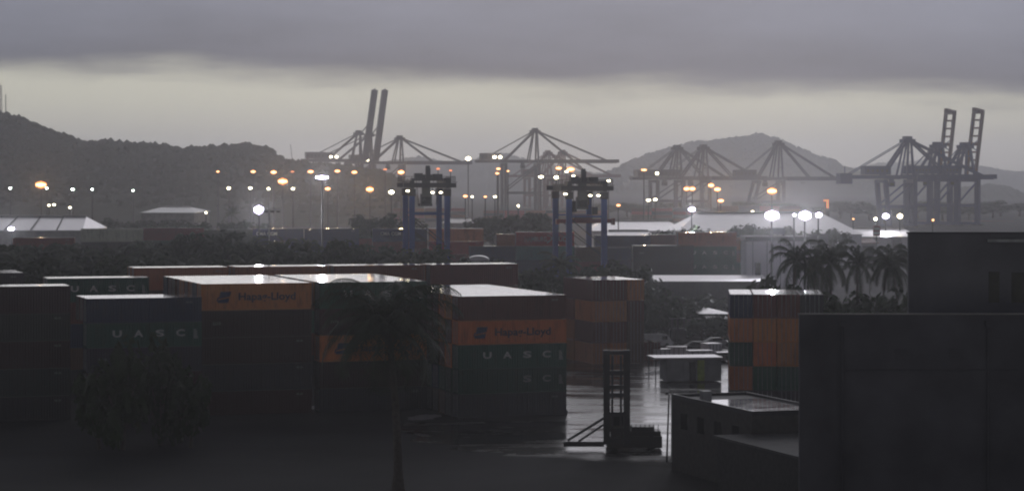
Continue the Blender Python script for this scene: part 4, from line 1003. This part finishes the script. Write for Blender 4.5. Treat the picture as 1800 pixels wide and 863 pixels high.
for (x_, y_, Y2, k_, s_, lab) in ((812,450,430,'t',1,'dark tree just left of the arched white roof'),(870,452,440,'t',1,'dark tree just right of the arched white roof'),(905,458,430,'b',1.5,'dark bush below the low navy stack'),
        (985,442,400,'p',1.1,'dark palm before the teal container'),(950,468,385,'t',1,'dark tree below the teal container'),(1012,470,380,'t',1,'dark tree left of the middle stack roof'),(1060,456,420,'t',1.2,'rounded tree above the middle stack roof'),
        (1098,462,410,'t',1.1,'rounded tree right above the orange container'),(1128,482,440,'b',1.3,'dark bush at the left end of the carport'),(1150,505,390,'b',1.5,'bush left below the carport'),(1165,535,402,'b',1.3,'leafy bush right of the middle stack'),
        (1205,520,405,'b',1.6,'leafy bush before the carport'),(1235,556,396,'b',1.2,'green bush below the tilted tin roof'),(1262,552,398,'b',1.2,'green bush left of the right stack'),(1250,514,430,'b',1.4,'bush under the carport edge'),(1325,506,420,'b',1.5,'bush behind the right stack'),
        (930,476,360,'b',1.5,'bush right of the dark back row stack'),(990,488,372,'b',1.5,'bush between back row and middle stack')):
    tpx(x_, y_, Y2, k_, lab, CB, sc=s_)
RB = 'coconut palms before the slate building'
for (x_, y_, Y2, lab) in ((1388,420,330,'leftmost tall coconut palm beside the white building'),(1462,420,330,'tall coconut palm below the dark billboard'),(1505,430,345,'coconut palm in the middle of the right palm group'),(1546,428,335,'coconut palm second from the slate building'),(1582,432,345,'coconut palm touching the slate upper storey'),(1428,440,350,'shorter palm between the two tall left palms')):
    tpx(x_, y_, Y2, 'p', lab, RB, sc=1.0)
for i, (x_, y_, Y2) in enumerate(((1365,478,335),(1400,500,325),(1440,505,322),(1480,510,318),(1520,515,318),(1560,512,322),(1590,500,330),(1345,498,340),(1420,530,300),(1455,535,298),(1500,540,296))):
    tpx(x_, y_, Y2, 'b', f'dark undergrowth bush, {nth(i)} of the clump beneath the right palms' if i > 7 else f'dark bush, {nth(i)} from the left beneath the right palms', 'undergrowth beneath the right palms', sc=1.5)
for i, (x_, y_, Y2) in enumerate(((1160,404,610),(1192,400,620),(1210,395,640),(1240,402,621),(1300,398,640),(1318,392,640),(1335,396,640),(1390,396,640),(1460,400,640))):
    tpx(x_, y_, Y2, 't', f'hazy tree, {nth(i)} from the left before the pale warehouse roof', 'hazy trees before the pale warehouse', sc=1.2)
for i, (x_, y_, Y2) in enumerate(((640,376,640),(670,374,640),(700,378,640),(845,382,760),(870,378,740),(900,376,740),(930,372,740),(955,378,740),(380,386,700),(430,386,700),(450,392,690),(350,392,700),(310,385,800),(250,386,800),(200,382,820))):
    tpx(x_, y_, Y2, 't', f'hazy tree at about {["the left gantry left side","the left gantry, nearer","the left gantry leg","the gap between gantries, left","the gap between gantries","the gap between gantries, middle","the gap between gantries, right","the right gantry left leg","the vase shaped palm, left","the vase shaped palm, right","the dazzling lamp foot","the white container right side","the maroon far container","the dusky roof","the white roof right end"][i]} behind the far stacks', 'hazy trees behind the far stacks', sc=1.6)
for i in range(26):
    x_ = 1070 + i*29 + rnd.uniform(-9, 9)
    tpx(x_, rnd.uniform(352, 366), rnd.uniform(1500, 1750), 't', f'pale hazy tree, {nth(i)} from the left on the shore behind the cranes', 'hazy far shore trees', sc=3.2)
# lone fan shaped tree
fan = palm_meshes(77, 13, 3.0, 16, .25)
o = plant(fan, 'palm_tree', 'lone vase shaped palm silhouette left of the white flood', 'palm tree', PX(405,760), 760, 1); o.scale = (1, 1, PZ(360,760)/max(v_.co.z for v_ in fan[0].vertices))
# big palm in front of the container block
big = palm_meshes(31, 13.5, 7.4, 46, 1.0, .26, 1.7)
o = plant(big, 'palm_tree', 'big dark palm standing before the front containers', 'palm tree', PX(700,205), 205, 1); o.rotation_euler = (0,0,.4)
for (x_, y_, Y2, s_, lab) in ((216,588,236,1.0,'dark leafy bush before the navy topped stack'),(282,584,240,.9,'dark leafy bush below the right end of navy container'),(335,640,238,.8,'dark bush before the foot of the orange topped stack'),(175,632,236,.9,'low dark bush at the foot of left stacks')):
    tpx(x_, y_, Y2, 'b', lab, 'dark bushes before the left stacks', sc=s_)

# ------------------------------------------------------------------ damp air
hb = MB().box(-1600, 1600, -40, 7100, -3.0, 125)
hz_ = hb.build('haze', None); hz_['kind'] = 'stuff'; hz_['label'] = 'pale damp air over the port'
m = bpy.data.materials.new('haze'); m.use_nodes = True; t = m.node_tree; t.nodes.clear()
pv = t.nodes.new('ShaderNodeVolumePrincipled'); mo = t.nodes.new('ShaderNodeOutputMaterial'); t.links.new(pv.outputs[0], mo.inputs['Volume'])
pv.inputs['Color'].default_value = (.93, .93, .965, 1); pv.inputs['Density'].default_value = .00021; pv.inputs['Anisotropy'].default_value = .75
hz_.data.materials.append(m)
